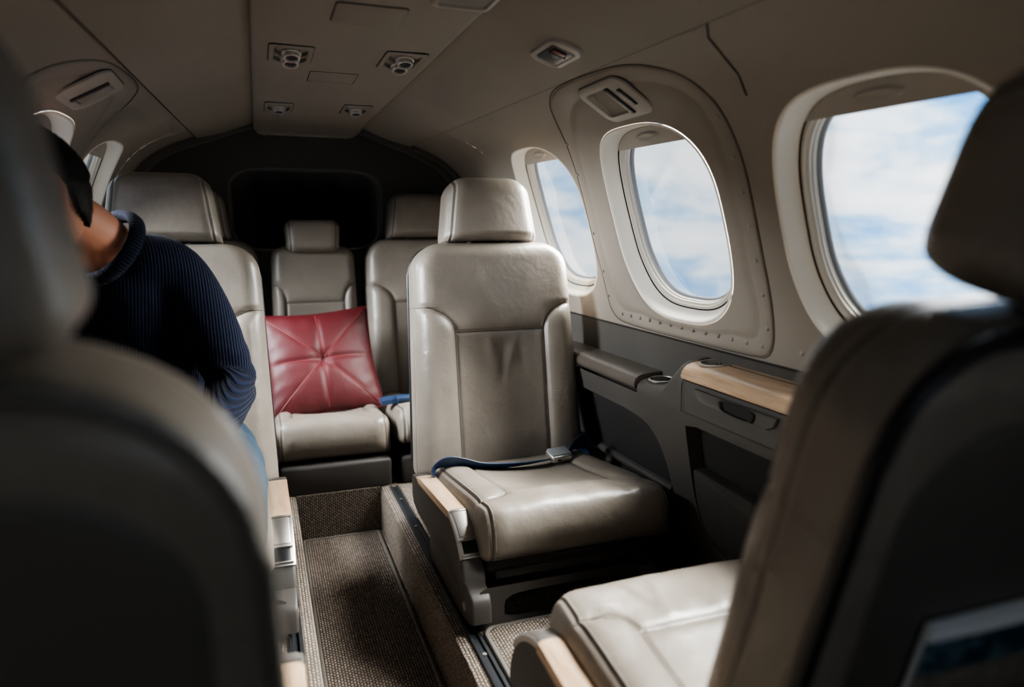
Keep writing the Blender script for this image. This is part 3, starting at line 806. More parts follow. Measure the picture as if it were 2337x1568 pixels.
def wrinkle(amps):
    """soft dents: (x,h,sx,sh,depth,angle)"""
    def f(x, h):
        r = np.zeros_like(x)
        for cx, ch, sx, sh, dp, an in amps:
            c, s = math.cos(an), math.sin(an); u = (x-cx)*c+(h-ch)*s; v = -(x-cx)*s+(h-ch)*c
            r += .7*dp*np.exp(-(u/sx)**2-(v/sh)**2)
        return r
    return f
DENT = wrinkle([(-.03, .33, .012, .06, .006, .15), (.0, .30, .014, .07, -.006, -.1), (.035, .335, .011, .05, .005, -.3), (.06, .31, .015, .06, -.004, .3), (-.07, .30, .02, .07, -.003, -.2),
                (-.05, .52, .02, .09, .002, .5), (.08, .52, .02, .1, .002, -.5), (.0, .08, .1, .04, .004, 0), (.19, .44, .02, .05, .003, .6)])
CUSHW = wrinkle([(-.05, .46, .016, .07, .004, .5), (.0, .47, .013, .06, -.004, -.2), (.06, .46, .014, .06, .004, .2), (.11, .48, .012, .05, -.004, -.4), (.16, .45, .02, .06, .004, -.3), (-.12, .47, .02, .06, -.003, .6), (-.16, .44, .03, .05, .002, .2), (.02, .25, .12, .12, -.010, 0)])

BT = .125
def seat_mesh(root, recline=10, shift=0., H=.665, lift=0., rb=0., pip='piping', rc=.085, hw=0., hrc=.055):
    r = math.radians(recline); up = (0, math.sin(r), math.cos(r)); fr = (0, -math.cos(r), math.sin(r))
    o0 = np.array([0, .25+BT/2*math.cos(r)+shift, .165-BT/2*math.sin(r)])
    L = M['leather']
    bk = body('backrest', L, root, .238, H, BT, rc=rc, redge=.05, rside=.052, taper=.022, seams=(.137, .40, .078), xf=frame(o0, up, fr), fx=DENT, hollow=-.018, nx=64, nh=72, bol=.017, eseam=.62)
    ho = o0+np.array(up)*(H+.004+lift)+np.array(fr)*.0
    hr = body('headrest', L, root, .122+hw, .192, .118, rc=hrc, redge=.055, rside=.045, rbot=.022, taper=.026, rb=rb, seams=None, crown=.016, xf=frame(ho, up, fr), nx=30, nh=44, edge='side', eseam=.020)
    for sx in (-1, 1):
        mb = MB(); mb.tube([ho+np.array([sx*.06, 0, 0])-np.array(up)*.05, ho+np.array([sx*.06, 0, 0])+np.array(up)*.04], .007, 10)
        mb.build('headrest_post', M['metal'], hr)
    # back: piping, inset panel, map pocket
    W = .238
    def outl(k, dep, n=60):
        out = []
        pts = [(-(W+.022*(1-h/H))+k, h) for h in lsp(.03, H-rc, 14)]
        pts += [(-(W-rc)-(rc-k)*math.cos(a), H-rc+(rc-k)*math.sin(a)) for a in lsp(.1, PI/2, 8)]
        pts += [(-x, h) for x, h in reversed(pts)]
        return [o0+np.array([x, 0, 0])+np.array(up)*h+np.array(fr)*dep for x, h in pts]
    mb = MB(); mb.tube(outl(.004, -BT/2+.010), .0075, 8); mb.build('piping', M[pip], bk)
    rr = rrect(.208, .285, .09, 8, 0, .300)
    P = lambda x, h, d: o0+np.array([x, 0, 0])+np.array(up)*h+np.array(fr)*d
    mb = MB(); mb.rings([[P(x*k, .31+(h-.31)*k, -BT/2-z) for x, h in rr] for k, z in ((1, -.004), (1, .001), (.985, .003), (.94, .004), (.5, .005))], cap=True)
    mb.build('back_panel', M['leather_back'], root)
    po = [(-.178, .03)]+[(-.178, h) for h in lsp(.06, .25, 5)]+[(-.178+.05*(1-math.cos(a)), .25+.05*math.sin(a)) for a in lsp(.2, PI/2, 6)]
    po = po+[(-x, h) for x, h in reversed(po)]
    hc = .15
    mb = MB(); mb.rings([[P(x*k, hc+(h-hc)*k, -BT/2-.006-z) for x, h in po] for k, z in ((1, 0), (1, .010), (.985, .014), (.93, .016), (.4, .02))])
    pk = mb.build('map_pocket', M['leather_back'], root)
    mb = MB(); mb.tube([P(x, h, -BT/2-.02) for x, h in po], .004, 8); mb.build('pocket_hem', M['leather_dark'], pk)
    return bk, hr

def seat_cushion(root):
    a = math.radians(7)
    xf = frame((0, .275, .128), (0, -math.cos(a), math.sin(a)), (0, math.sin(a), math.cos(a)))
    return body('seat_cushion', M['leather'], root, .236, .555, .118, rc=.055, redge=.056, rside=.04, taper=.0, seams=(.135, .40, .06), xf=xf, fx=CUSHW, hollow=-.018, nx=60, nh=64, bol=.012, crown=.006, edge='side', eseam=.020)

def armrest(root, s):
    """s = -1 / +1: side of the seat it stands on"""
    t = empty('armrest', (s*.252, 0, 0), parent=root)
    # side profile (y,z)
    prof = [(.285, .165), (.292, .15), (.285, .075), (.10, .075), (-.20, .064), (-.238, .058), (-.252, .068), (-.246, .10), (-.228, .138), (-.208, .160), (-.182, .182), (-.148, .197), (-.11, .2045), (-.09, .2050), (.24, .172), (.265, .170)]
    prof = chaikin(prof, 2)
    mb = MB(); mb.extrude(prof, 'x', -.026, .026, bev=.007); mb.build('arm_shell', M['arm'], t)
    # wood cap along the top
    top = [(.225, .176), (-.118, .2065)]
    ring = []
    for y in lsp(.225, -.118, 14):
        z = .176+(.2065-.176)*(.225-y)/(.343); e = min(1, (.225-y)/.012+.15)
        ring.append([(x, y, z+dz*e) for x, dz in ((-.0265, -.012), (-.0268, -.002), (-.024, .0035), (-.016, .006), (0, .007), (.016, .006), (.024, .0035), (.0268, -.002), (.0265, -.012))])
    mb = MB(); mb.rings(ring); mb.build('wood_cap', M['wood'], t)
    # latch: metal frame following the curved nose
    path = [(-.117, .2085), (-.150, .2005), (-.184, .1845), (-.211, .1625), (-.2285, .142)]
    path = chaikin(path, 2, closed=False)
    def strip(nm, w, off, th, mat, par, a=0, b=1, cut=None):
        n = len(path); i0, i1 = int(a*(n-1)), int(b*(n-1)); rg = []
        for i in range(i0, i1+1):
            p = Vector((0, *path[i])); q = Vector((0, *path[min(i+1, n-1)]))-Vector((0, *path[max(i-1, 0)])); q.normalize()
            nn = Vector((0, q.z, -q.y)); nn = nn if nn.y < 0 or nn.z > .5 else -nn
            if nn.z < 0 and nn.y > 0: nn = -nn
            c = p+nn*off
            rg.append([c+Vector((-w, 0, 0))-nn*.008, c+Vector((-w, 0, 0))+nn*(th-.0015), c+Vector((-w+.002, 0, 0))+nn*th, c+Vector((w-.002, 0, 0))+nn*th, c+Vector((w, 0, 0))+nn*(th-.0015), c+Vector((w, 0, 0))-nn*.008])
        m_ = MB(); m_.rings(rg); return m_.build(nm, mat, par)
    fr = strip('latch_frame', .0262, 0, .0025, M['metal'], t)
    strip('latch_button', .0185, 0, .0050, M['metal'], fr, .10, .62)
    strip('latch_recess', .0185, 0, .0030, M['blackp'], fr, .66, .88)
    # bright rims
    n = len(path); m_ = MB()
    for sx in (-1, 1): m_.tube([(sx*.0225, *path[i]) for i in range(1, n-2)], .0022, 6)
    for i in (2, int(.64*(n-1)), int(.9*(n-1))): m_.tube([(-.022, path[i][0]-.003, path[i][1]+.003), (.022, path[i][0]-.003, path[i][1]+.003)], .0022, 6)
    m_.build('latch_rim', M['chrome'], fr)
    return t

def seat_base(root, arm=-1, foot=-.31, span=.275):
    for s, span in ((arm, .254), (-arm, .150)):
        mb = MB(); pr = [(foot, .0075), (foot+.37, .0075), (foot+.40, .016), (foot+.395, .06), (foot+.36, .10), (foot+.12, .10), (foot+.05, .098), (foot+.014, .088), (foot+.004, .07)]
        mb.extrude(chaikin(pr, 2), 'x', s*span-.022, s*span+.022, bev=.006); o = mb.build('pedestal_leg', M['arm'], root)
        mb = MB(); mb.tube([(s*span+s*.021, foot+.06, .045), (s*span+s*.0245, foot+.06, .045)], .010, 14); mb.build('bolt', M['metal'], o)
    # arched front frame between the legs
    span = .202; ox = arm*.052
    A = angles(80, [math.atan2(b, a) for a in (-span, span) for b in (.06, -.06)])
    rin = lambda th: min(sell(th, span-.055, .036, 5), 9)
    vs0, fs0 = annulus(lambda u, v, t: (u+ox, foot+.02, max(v, .008)), 0, .044, A, rin, lambda th: rad_rect(th, 0, .044, -span, span, -.002, .100), [0, .1, 1])
    vs1, fs1 = annulus(lambda u, v, t: (u+ox, foot+.02+.03*t, max(v, .008)), 0, .044, A, rin, rin, [0, 1])
    mb = MB(); mb.add(vs0, fs0); mb.add(vs1, fs1); mb.build('front_arch', M['arm'], root)
    mb = MB(); mb.box((0, .0, .092), (.40, .46, .022), .006); mb.build('seat_pan', M['greige_dk'], root)
    # shroud below the cushion with the drawer pull
    pr = [(-.218, .135), (-.222, .10), (-.206, .082), (.2, .075), (.21, .12)]
    mb = MB(); mb.extrude(pr, 'x', -.222, .222, bev=.010); sh = mb.build('seat_shroud', M['greige_dk'], root)
    mb = MB()
    rg = []
    for x in lsp(-.078, .078, 13):
        e = 1-abs(x/.078)**6; rg.append([(x, -.216-.002, .132), (x, -.222-.014*e, .126), (x, -.222-.015*e, .121), (x, -.216-.002, .112)])
    mb.rings(rg); mb.build('pull_handle', M['greige'], sh)

def belt(root, buckle=True, s=-1, side_only=False):
    """navy lap belt lying across the back of the cushion; s = side carrying the long tail"""
    t = empty('seat_belt', parent=root)
    def strap(pts, w, tw, name):
        pts = [Vector(p) for p in pts]; n = len(pts); rg = []
        for i, p in enumerate(pts):
            q = pts[min(i+1, n-1)]-pts[max(i-1, 0)]; q.normalize()
            a = tw[i]; wd = Vector((0, -math.cos(a), math.sin(a))); wd = (wd-q*wd.dot(q)).normalized(); nn = q.cross(wd).normalized()
            rg.append([p+wd*(w*u)+nn*(.0014*(1 if u else 1)) for u in (-1, -.6, -.2, .2, .6, 1)]+[p+wd*(w*u)-nn*.0014 for u in (1, .6, .2, -.2, -.6, -1)])
        mb = MB(); mb.rings(rg); return mb.build(name, M['belt'], t)
    def cr(P, k=6):
        out = []
        n = len(P)
        for i in range(n-1):
            p0, p1, p2, p3 = [np.array(P[max(0, min(n-1, j))], float) for j in (i-1, i, i+1, i+2)]
            for q in range(k):
                u = q/k; out.append(.5*((2*p1)+(-p0+p2)*u+(2*p0-5*p1+4*p2-p3)*u*u+(-p0+3*p1-3*p2+p3)*u**3))
        out.append(np.array(P[-1], float)); return out
    P = cr([(s*.236, .215, .13, .5), (s*.236, .20, .17, .5), (s*.232, .180, .208, .75), (s*.205, .165, .228, 1.05), (s*.165, .165, .222, 1.0), (s*.11, .160, .209, .75), (s*.04, .150, .206, .6), (-s*.03, .14, .209, .5), (-s*.09, .135, .2145, .4)])
    strap([p[:3] for p in P], .021, [p[3] for p in P], 'strap')
    P = cr([(-s*.125, .14, .222, .3), (-s*.16, .165, .232, .9), (-s*.195, .185, .238, 1.2), (-s*.225, .20, .225, 1.2), (-s*.235, .215, .15, 1.0)])
    strap([p[:3] for p in P], .023, [p[3] for p in P], 'strap')
    b = empty('buckle', (-s*.11, .132, .2225), parent=t); b.rotation_euler = (math.radians(14), 0, math.radians(-8*s))
    mb = MB(); mb.box((0, 0, .002), (.064, .048, .021), .006, 3); mb.build('buckle_body', M['metal'], b)
    mb = MB(); mb.box((0, .001, .0135), (.060, .040, .005), .0022, 2); mb.build('buckle_flap', M['seal'], b)
    mb = MB(); mb.box((-.012*1, -.0245, .001), (.010, .003, .006), .001, 1); mb.build('slot', M['blackp'], b)
    mb = MB(); mb.box((-s*.040, 0, -.001), (.022, .030, .004), .001, 1); mb.build('tongue', M['chrome'], b)
    return t

def executive_seat(loc, rz, arm, label, recline=10, shift=0., belted=True, grp='cabin armchairs', arm_y=0., **kw):
    t = empty('cabin_seat', loc, rz, label=label, cat='seat', group=grp)
    seat_mesh(t, recline, shift=shift, **kw); seat_cushion(t); armrest(t, arm).location.y = -arm_y; seat_base(t, arm)
    if belted: belt(t, s=arm)
    return t
HERO_Y = 1.61
hero = executive_seat((.447, HERO_Y, 0), 0, -1, 'empty greige leather armchair facing the camera, right of the aisle, navy belt across its cushion')
man_seat = executive_seat((-.447, HERO_Y+.10, 0), 0, 1, 'greige leather armchair left of the aisle that the man in the navy sweater sits on', belted=False)
near_r = executive_seat((.447, .755, 0), PI, 1, 'dark backed leather armchair seen from behind at the right edge, magazine in its back pocket', recline=13.5, shift=-.112, H=.655, lift=.008, rb=.05, rc=.10, hrc=.085, hw=.004, arm_y=.065)
near_l = executive_seat((-.455, .82, -.005), PI, -1, 'dark leather armchair seen from behind at the left edge, in front of the man', recline=9, shift=-.039, H=.643, lift=.002, rb=.025, pip='leather_back', rc=.125, hw=.010, hrc=.075, arm_y=.08, belted=False)

# ------------------------------------------------------------------ rear bench row
def rear_seat(x, label):
    t = empty('cabin_seat', (x, 2.53, -.0), 0, label=label, cat='seat', group='rear row seats')
    seat_mesh(t, 10); seat_cushion(t)
    mb = MB(); mb.box((0, .0, .045), (.46, .53, .10), .012); mb.build('seat_plinth', M['greige_dk'], t)
    return t
rear_seat(.441, 'rear row leather seat beside the right wall, half hidden behind the empty armchair')
rear_seat(-.450, 'rear row leather seat beside the left wall, half hidden behind the man’s armchair'.replace('’', "'"))
t = empty('jump_seat', (-.003, 2.53, 0), 0, label='narrow middle seat of the rear row with small headrest, red cushion leaning on it', cat='seat')
r = math.radians(10); up = (0, math.sin(r), math.cos(r)); fr = (0, -math.cos(r), math.sin(r)); o0 = np.array([0, .31, .16])
body('backrest', M['leather_plain'], t, .160, .635, .11, rc=.055, redge=.04, rside=.04, taper=.010, seams=(.112, .405, .075), xf=frame(o0, up, fr), nx=44, nh=56, bol=.012, edge='none')
body('headrest', M['leather_plain'], t, .106, .132, .085, rc=.036, redge=.04, rside=.036, rbot=.03, taper=-.006, rb=.03, crown=.008, xf=frame(o0+np.array(up)*.598+np.array(fr)*.062, up, fr), nx=26, nh=40, edge='side', eseam=.016)
for sx in (-1, 1):
    mb = MB(); mb.tube([o0+np.array([sx*.05, 0, 0])+np.array(up)*.6+np.array(fr)*.02, o0+np.array([sx*.05, 0, 0])+np.array(up)*.66+np.array(fr)*.05], .006, 8)
    mb.build('headrest_post', M['metal'], t)
a = math.radians(3.5); xf = frame((0, .27, .132), (0, -math.cos(a), math.sin(a)), (0, math.sin(a), math.cos(a)))
body('seat_cushion', M['leather'], t, .187, .525, .125, rc=.058, redge=.058, rside=.035, seams=(.125, .36, .06), xf=xf, fx=CUSHW, hollow=-.02, nx=46, nh=56, bol=.012, edge='side', eseam=.020)
mb = MB(); mb.box((0, .0, .045), (.36, .53, .10), .012); mb.build('seat_plinth', M['greige_dk'], t)
# ------------------------------------------------------------------ side ledges (right and left walls)
def side_ledge(sd, label, dy):
    t = empty('side_ledge', (sd*.70, 1.3+dy, 0), label=label, cat='ledge')
    X = lambda x: sd*(x-.70)
    # panel plane: leans outward towards the floor
    def face(y, z, off=0.): return (X(.690+.075*max(0, (.44-z)/.44)+off), y-1.3, z)
    # ---- upper forward drawer front below the wood
    def pr(y, dz0, dz1, off): return [face(y, dz0, off), face(y, dz1, off)]
    mb = MB()
    rg = []
    for y in [.30, .304]+lsp(.32, 1.33, 12)+[1.343, 1.348]:
        e = 0 if .302 < y < 1.346 else .004
        rg.append([face(y, .437+e, e), face(y, .441+e, -.003+e), face(y, .50, -.003+e), face(y, .512, -.002+e), face(y, .512, .06), face(y, .437, .06)])
    mb.rings(rg); dr = mb.build('drawer_front', M['greige'], t)
    # recessed finger pull under the wood
    sh = [(1.288, .503), (1.275, .484), (1.255, .4775), (1.10, .4775), (1.05, .4755), (1.03, .484), (1.02, .503)]
    cen = (1.155, .492)
    mb = MB(); mb.rings([[face(cen[0]+(y-cen[0])*k, cen[1]+(z-cen[1])*k, o) for y, z in sh] for k, o in ((1.0, -.002), (1.0, -.0075), (.985, -.010), (.96, -.0095), (.5, -.0085))]); mb.build('pull_lip', M['greige'], dr)
    mb = MB(); hd = chaikin([(1.195, .5025), (1.195, .488), (1.185, .478), (1.095, .4745), (1.085, .482), (1.08, .5025)], 2)
    cen2 = (1.14, .492)
    mb.rings([[face(cen2[0]+(y-cen2[0])*k, cen2[1]+(z-cen2[1])*k, o) for y, z in hd] for k, o in ((1.0, -.006), (1.0, -.0125), (.95, -.0145), (.86, -.0145), (.80, -.010), (.3, -.0095))]); mb.build('latch', M['blackp'], dr)
    # ---- wood table leaf with a cup-holder hole at each end
    prof = [(.700, .5135), (.686, .5145), (.6835, .520), (.686, .530), (.692, .539), (.700, .5455), (.711, .5495), (.722, .5515), (.737, .5535), (.765, .5565), (.80, .558)]
    P_ = np.array(prof); L_ = np.concatenate([[0], np.cumsum(np.hypot(*(P_[1:]-P_[:-1]).T))])
    def wmap(y, p): return (X(float(np.interp(p, L_, P_[:, 0]))), y-1.3, float(np.interp(p, L_, P_[:, 1])))
    pm = float(np.interp(.745, P_[:, 0][3:], L_[3:])); hr = .034
    mb = MB()
    yc = [1.302, .955]
    for a, b, c in ((1.25, 1.346, yc[0]), (.90, 1.0, yc[1])):
        mb.add(*cell(wmap, a, b, 0, L_[-1], c, pm, lambda th: hr, N=240, steps=16))
    ps = sorted(set(lsp(0, L_[-1], 30)))
    mb.add(*grid(wmap, lsp(1.0, 1.25, 10), ps)); mb.add(*grid(wmap, lsp(.30, .90, 14), ps))
    end = [wmap(1.346, p) for p in ps]; mb.add(end+[(X(.80), .046, .515)], [list(range(len(ps)+1))])
    wt = mb.build('wood_table', M['wood'], t)
    mb = MB(); mb.tube([Vector(wmap(y, float(np.interp(.752, P_[:, 0][3:], L_[3:]))))+Vector((0, 0, .0002)) for y in lsp(1.262, .995, 12)], .0011, 6); mb.build('joint', M['groove'], wt)
    def cup(y, x, z, r, par, nm='cup_holder', depth=.06):
        c = empty(nm, (X(x), y-1.3, z), parent=par)
        mb = MB(); seq = [(r+.0035, -.002), (r+.004, .0012), (r+.002, .0026), (r-.001, .0022), (r-.0025, 0), (r-.003, -depth*.9), (r-.006, -depth), (.001, -depth)]
        tl = math.radians(3)*sd
        mb.rings([[(q*math.cos(2*PI*k/40), q*math.sin(2*PI*k/40), zz+q*math.cos(2*PI*k/40)*math.tan(tl)) for k in range(40)] for q, zz in seq], cap=False)
        mb.build('cup_liner', M['metal'], c); return c
    cup(yc[0], .745, .5545, .0335, t); cup(yc[1], .745, .5545, .0335, t)
    # ---- curved step and lower cup holder piece aft of the wood
    st = [(1.348, .512, .557), (1.37, .517, .556), (1.39, .50, .545), (1.41, .485, .522), (1.425, .474, .50), (1.44, .466, .486), (1.47, .462, .477), (1.548, .462, .476)]
    rg = []
    for y, zn, zt in st:
        rg.append([face(y, .437, .06), face(y, .437, -.001), face(y, zn-.014, -.002), face(y, zn-.004, .000), (X(.700), y-1.3, zn+(zt-zn)*.45), (X(.716), y-1.3, zn+(zt-zn)*.8), (X(.74), y-1.3, zt), (X(.80), y-1.3, zt+.003)])
    mb = MB(); mb.rings(rg); stp = mb.build('curved_step', M['greige'], t)
    cup(1.505, .735, .4775, .030, t, depth=.03)
    c = bpy.data.objects
    mb = MB(); mb.rings([[(X(.735)+q*math.cos(2*PI*k/32), .205+q*math.sin(2*PI*k/32), z) for k in range(32)] for q, z in ((.0255, .4775), (.0255, .4795), (.001, .4795))]); mb.build('cup_well', M['blackp'], stp)
    # ---- padded leather arm pad further aft
    pf = [(.712, .440), (.690, .444), (.6825, .452), (.6815, .462), (.686, .473), (.695, .480), (.71, .4845), (.735, .4865), (.77, .4875), (.80, .488), (.80, .44)]
    rg = []
    for y, k in [(1.552, .93), (1.553, .98), (1.558, 1.0)]+[(y, 1.0) for y in lsp(1.6, 2.2, 10)]:
        rg.append([(X(.74+(x-.74)*k), y-1.3, .462+(z-.462)*k) for x, z in pf])
    mb = MB(); mb.rings(rg); mb.build('arm_pad', M['pad'], t)
    # ---- dado panel with two sunk pockets
    mb = MB()
    def pocket(poly, cy, cz, u0, u1, v0, v1, depth, mouth=.006, rnd=2):
        P2 = chaikin(poly, rnd); A = angles(140, [math.atan2(v-cz, u-cy) for u in (u0, u1) for v in (v0, v1)])
        ri = lambda th: rad_poly(th, cy, cz, P2)
        mb.add(*annulus(lambda u, v, t_: face(u, v), cy, cz, A, ri, lambda th: rad_rect(th, cy, cz, u0, u1, v0, v1), [0, .02, .1, .3, .6, 1]))
        vs, fs = annulus(lambda u, v, t_: face(u, v, mouth*0+depth*(t_)), cy, cz, A, ri, lambda th: ri(th)-.004, [0, .15, .5, 1]); mb.add(vs, fs)
        b = MB(); vs, fs = annulus(lambda u, v, t_: face(u, v, depth-.0005), cy, cz, A, lambda th: .002, lambda th: ri(th)-.002, [0, .5, 1]); b.add(vs, fs)
        b.build('pocket_lining', M['recess'], t)
    pocket([(1.425, .02), (1.418, .14), (1.43, .24), (1.455, .31), (1.50, .358), (1.58, .376), (1.75, .378), (2.18, .378), (2.18, .02)], 1.75, .2, 1.37, 2.25, 0, .437, .028)
    pocket([(1.338, .405), (1.3385, .398), (1.337, .30), (1.335, .25), (1.318, .17), (1.27, .122), (1.15, .115), (.34, .115), (.34, .413), (.8, .413), (1.31, .413), (1.332, .412)], .85, .27, .25, 1.37, 0, .437, .034)
    mb.build('dado_panel', M['greige'], t, sharp=50)
    # lower map pocket inside the forward recess
    pp = chaikin([(1.333, .30), (1.325, .19), (1.29, .135), (1.20, .12), (.36, .12), (.36, .285), (.85, .285), (1.31, .305)], 2)
    cc = (.85, .21)
    mb = MB(); mb.rings([[face(cc[0]+(y-cc[0])*k, cc[1]+(z-cc[1])*k, o) for y, z in pp] for k, o in ((1.0, .033), (1.0, .006), (.997, .002), (.985, .0), (.5, .0))]); mb.build('map_pocket', M['greige_dk'], t)
    # slim ledge strip between the aft arch and the seat
    mb = MB(); mb.tube([face(y, .205-.02*(y-1.4), .018) for y in lsp(1.45, 2.15, 8)], .012, 8); mb.build('lower_rail', M['greige_dk'], t)
    return t
M['pad'] = simple('taupe_pad', (.11, .093, .077, 1), .36, nscale=300, nstr=.1, var=.04)
side_ledge(1, 'long side ledge under the right windows with pale wood top and cup holders', 0)
side_ledge(-1, 'matching side ledge under the left windows, mostly hidden behind the man', .2)

# ------------------------------------------------------------------ red cushion on the rear middle seat
def red_cushion():
    t = empty('scatter_cushion', (-.012, 2.615, .372), label='square red leather scatter cushion with star seams on the rear middle seat', cat='cushion')
    t.rotation_euler = (math.radians(-27), math.radians(-3.0), math.radians(4))
    N = 61; hw = .200
    V = []; SDv = []; PC = []
    for side in (1, -1):
        for i in range(N):
            for j in range(N):
                u, v = -1+2*i/(N-1), -1+2*j/(N-1)
                # pinched edges between pointed corners
                x = u*hw*(1-.075*(1-v*v)*abs(u)**2*0-.07*(1-abs(v)**1.6)*abs(u)); z = v*hw*1.0*(1-.075*(1-abs(u)**1.6)*abs(v))
                e = (1-abs(u)**2.6)*(1-abs(v)**2.6)
                th = .058*max(e, 0)**.52
                r = math.hypot(x, z)
                dv = min(abs(x), abs(z)); dg = min(abs(x-z*1.02), abs(x+z*1.02))/1.414
                pinch = (.007*math.exp(-(dv/.009)**2)+.003*math.exp(-(dg/.006)**2))*min(1, e*2)+.018*math.exp(-(r/.032)**2)
                ruf = .003*math.sin(18*u+5*v)*math.exp(-((1-max(abs(u), abs(v)))/.12))+.0025*math.sin(23*v-7*u)*math.exp(-((1-abs(u))/.2))
                y = th-pinch*(th/.058)+ruf*max(e, 0)**.3
                V.append((x, -side*y, z))
                SDv.append((d if False else .05, .05, .05)); PC.append((x, z, x+z))
    F = []
    for s in (0, 1):
        o = s*N*N
        for i in range(N-1):
            for j in range(N-1): F.append([o+i*N+j, o+i*N+j+1, o+(i+1)*N+j+1, o+(i+1)*N+j])
    mesh_obj('cushion_cover', V, F, M['red'], t, attrs={'sd': ('FLOAT_VECTOR', SDv), 'pc': ('FLOAT_VECTOR', PC)})
    # welt round the rim
    rim = []
    def edge(u, v):
        return (u*hw*(1-.07*(1-abs(v)**1.6)*abs(u)), 0, v*hw*1.0*(1-.075*(1-abs(u)**1.6)*abs(v)))
    for k in range(30): rim.append(edge(-1+2*k/30, -1))
    for k in range(30): rim.append(edge(1, -1+2*k/30))
    for k in range(30): rim.append(edge(1-2*k/30, 1))
    for k in range(30): rim.append(edge(-1, 1-2*k/30))
    mb = MB(); mb.tube(rim, .0035, 8, closed=True); w = mb.build('welt', M['red_welt'], t)
    # raised topstitching of the star seams (front side)
    for k in range(8):
        a = k*PI/4; mb = MB(); pts = []
        R = hw*(1.32 if k % 2 else .915)
        for q in lsp(.012, R*.96, 24):
            x, z = q*math.cos(a), q*math.sin(a)
            u = x/hw; v = z/(hw*1.0); u = max(-.985, min(.985, u*(1.07 if k % 2 == 0 else 1.0))); v = max(-.985, min(.985, v*(1.07 if k % 2 == 0 else 1.0)))
            e = (1-abs(u)**2.6)*(1-abs(v)**2.6); th = .058*max(e, 0)**.52
            pinch = ((.003 if k % 2 else .007)*min(1, e*2)+.018*math.exp(-(q/.032)**2))*(th/.058)
            pts.append((x, -(th-pinch)-.0004, z))
        mb.tube(pts, .0011, 6); mb.build('seam', M['redseam'], t)
    return t
M['redseam'] = simple('red_thread', (.26, .03, .035, 1), .5)
red_cushion()

# buckle and belt lying on the right rear seat
t = empty('rear_belt', (.245, 2.42, .235), label='loose navy seat belt with red buckle button on the right rear seat', cat='seat belt')
mb = MB(); rg = []
for x, y, z, a in [(-.07, .03, .004, .1), (-.045, .02, .010, .15), (-.01, .008, .014, .2), (.03, .0, .014, .2), (.06, -.004, .012, .1), (.12, .0, .010, 0), (.2, .02, .006, 0)]:
    rg.append([(x, y-.023, z-.004), (x, y-.022, z+.012), (x, y+.022, z+.016), (x, y+.023, z-.002)])
mb.rings(rg); mb.build('strap', M['belt'], t)
mb = MB(); mb.box((.022, -.008, .026), (.085, .045, .022), .007); b = mb.build('buckle', M['belt'], t)
mb = MB(); mb.box((.066, -.010, .030), (.014, .034, .018), .004); mb.build('release_button', M['redp'], b)

# magazine in the back pocket of the right front seat
r = math.radians(13.5); org = Vector((.447, .755-(.25-.112)-.125*math.cos(r)-.016, .165-.125*math.sin(r))); up = Vector((0, -math.sin(r), math.cos(r)))
t = empty('magazine', org+up*.348+Vector((-.015, 0, 0)), label='magazine with white masthead band in the back pocket of the right front seat', cat='magazine')
t.rotation_euler = (r, 0, 0)
mb = MB(); mb.box((0, .0045, -.075), (.262, .007, .25), .001, 1); mb.build('pages', M['paper'], t)
rg = []
for z in (.05, .0, -.2): rg.append([(-.131, -.0005, z), (-.06, -.0035, z), (.05, -.0035, z), (.131, -.0005, z), (.131, .0012, z), (-.131, .0012, z)])
mb = MB(); mb.rings(rg); mb.build('cover', M['cover'], t)
# ------------------------------------------------------------------ the man in the left armchair
def skin_obj(name, pts, edges, root, sub=2):
    """pts: list of (co, rx, ry); grown with a skin modifier, returned as evaluated mesh data"""
    me = bpy.data.meshes.new(name); me.from_pydata([p[0] for p in pts], edges, [])
    o = bpy.data.objects.new(name, me); COL.objects.link(o)
    sk = o.modifiers.new('skin', 'SKIN'); sk.use_smooth_shade = True; sk.branch_smoothing = .3
    sv = me.skin_vertices[0].data if me.skin_vertices else None
    if sv is None:
        bm = bmesh.new(); bm.from_mesh(me); bm.verts.layers.skin.verify(); bm.to_mesh(me); bm.free(); sv = me.skin_vertices[0].data
    for i, p in enumerate(pts): sv[i].radius = (p[1], p[2]); sv[i].use_root = (i == root)
    sb = o.modifiers.new('sub', 'SUBSURF'); sb.levels = sub; sb.render_levels = sub
    bpy.context.view_layer.update()
    dg = bpy.context.evaluated_depsgraph_get(); ev = o.evaluated_get(dg); m2 = bpy.data.meshes.new_from_object(ev)
    V = [v.co.copy() for v in m2.vertices]; F = [list(p.vertices) for p in m2.polygons]
    bpy.data.objects.remove(o); bpy.data.meshes.remove(m2); return V, F
def skin_chains(P, E, root, sub=2):
    # walk the tree into unbranched chains; each chain keeps its parent joint so the pieces overlap
    ch = {}
    for a, b in E: ch.setdefault(a, []).append(b)
    out = []
    def walk(start, first):
        c = [start, first]
        while True:
            nx = ch.get(c[-1], [])
            if not nx: break
            for k in nx[1:]: walk(c[-1], k)
            c.append(nx[0])
        out.append(c)
    for k in ch.get(root, []): walk(root, k)
    res = []
    for c in out:
        pts = [P[i] for i in c]
        if len(res) > 0 and len(c) > 1:                  # a limb: start it thinner, inside the trunk
            r = P[c[1]]; pts[0] = (P[c[0]][0].lerp(P[c[1]][0], .25), r[1]*.95, r[2]*.95)
        res.append(skin_obj('c', pts, [(i, i+1) for i in range(len(pts)-1)], 0, sub))
    return res
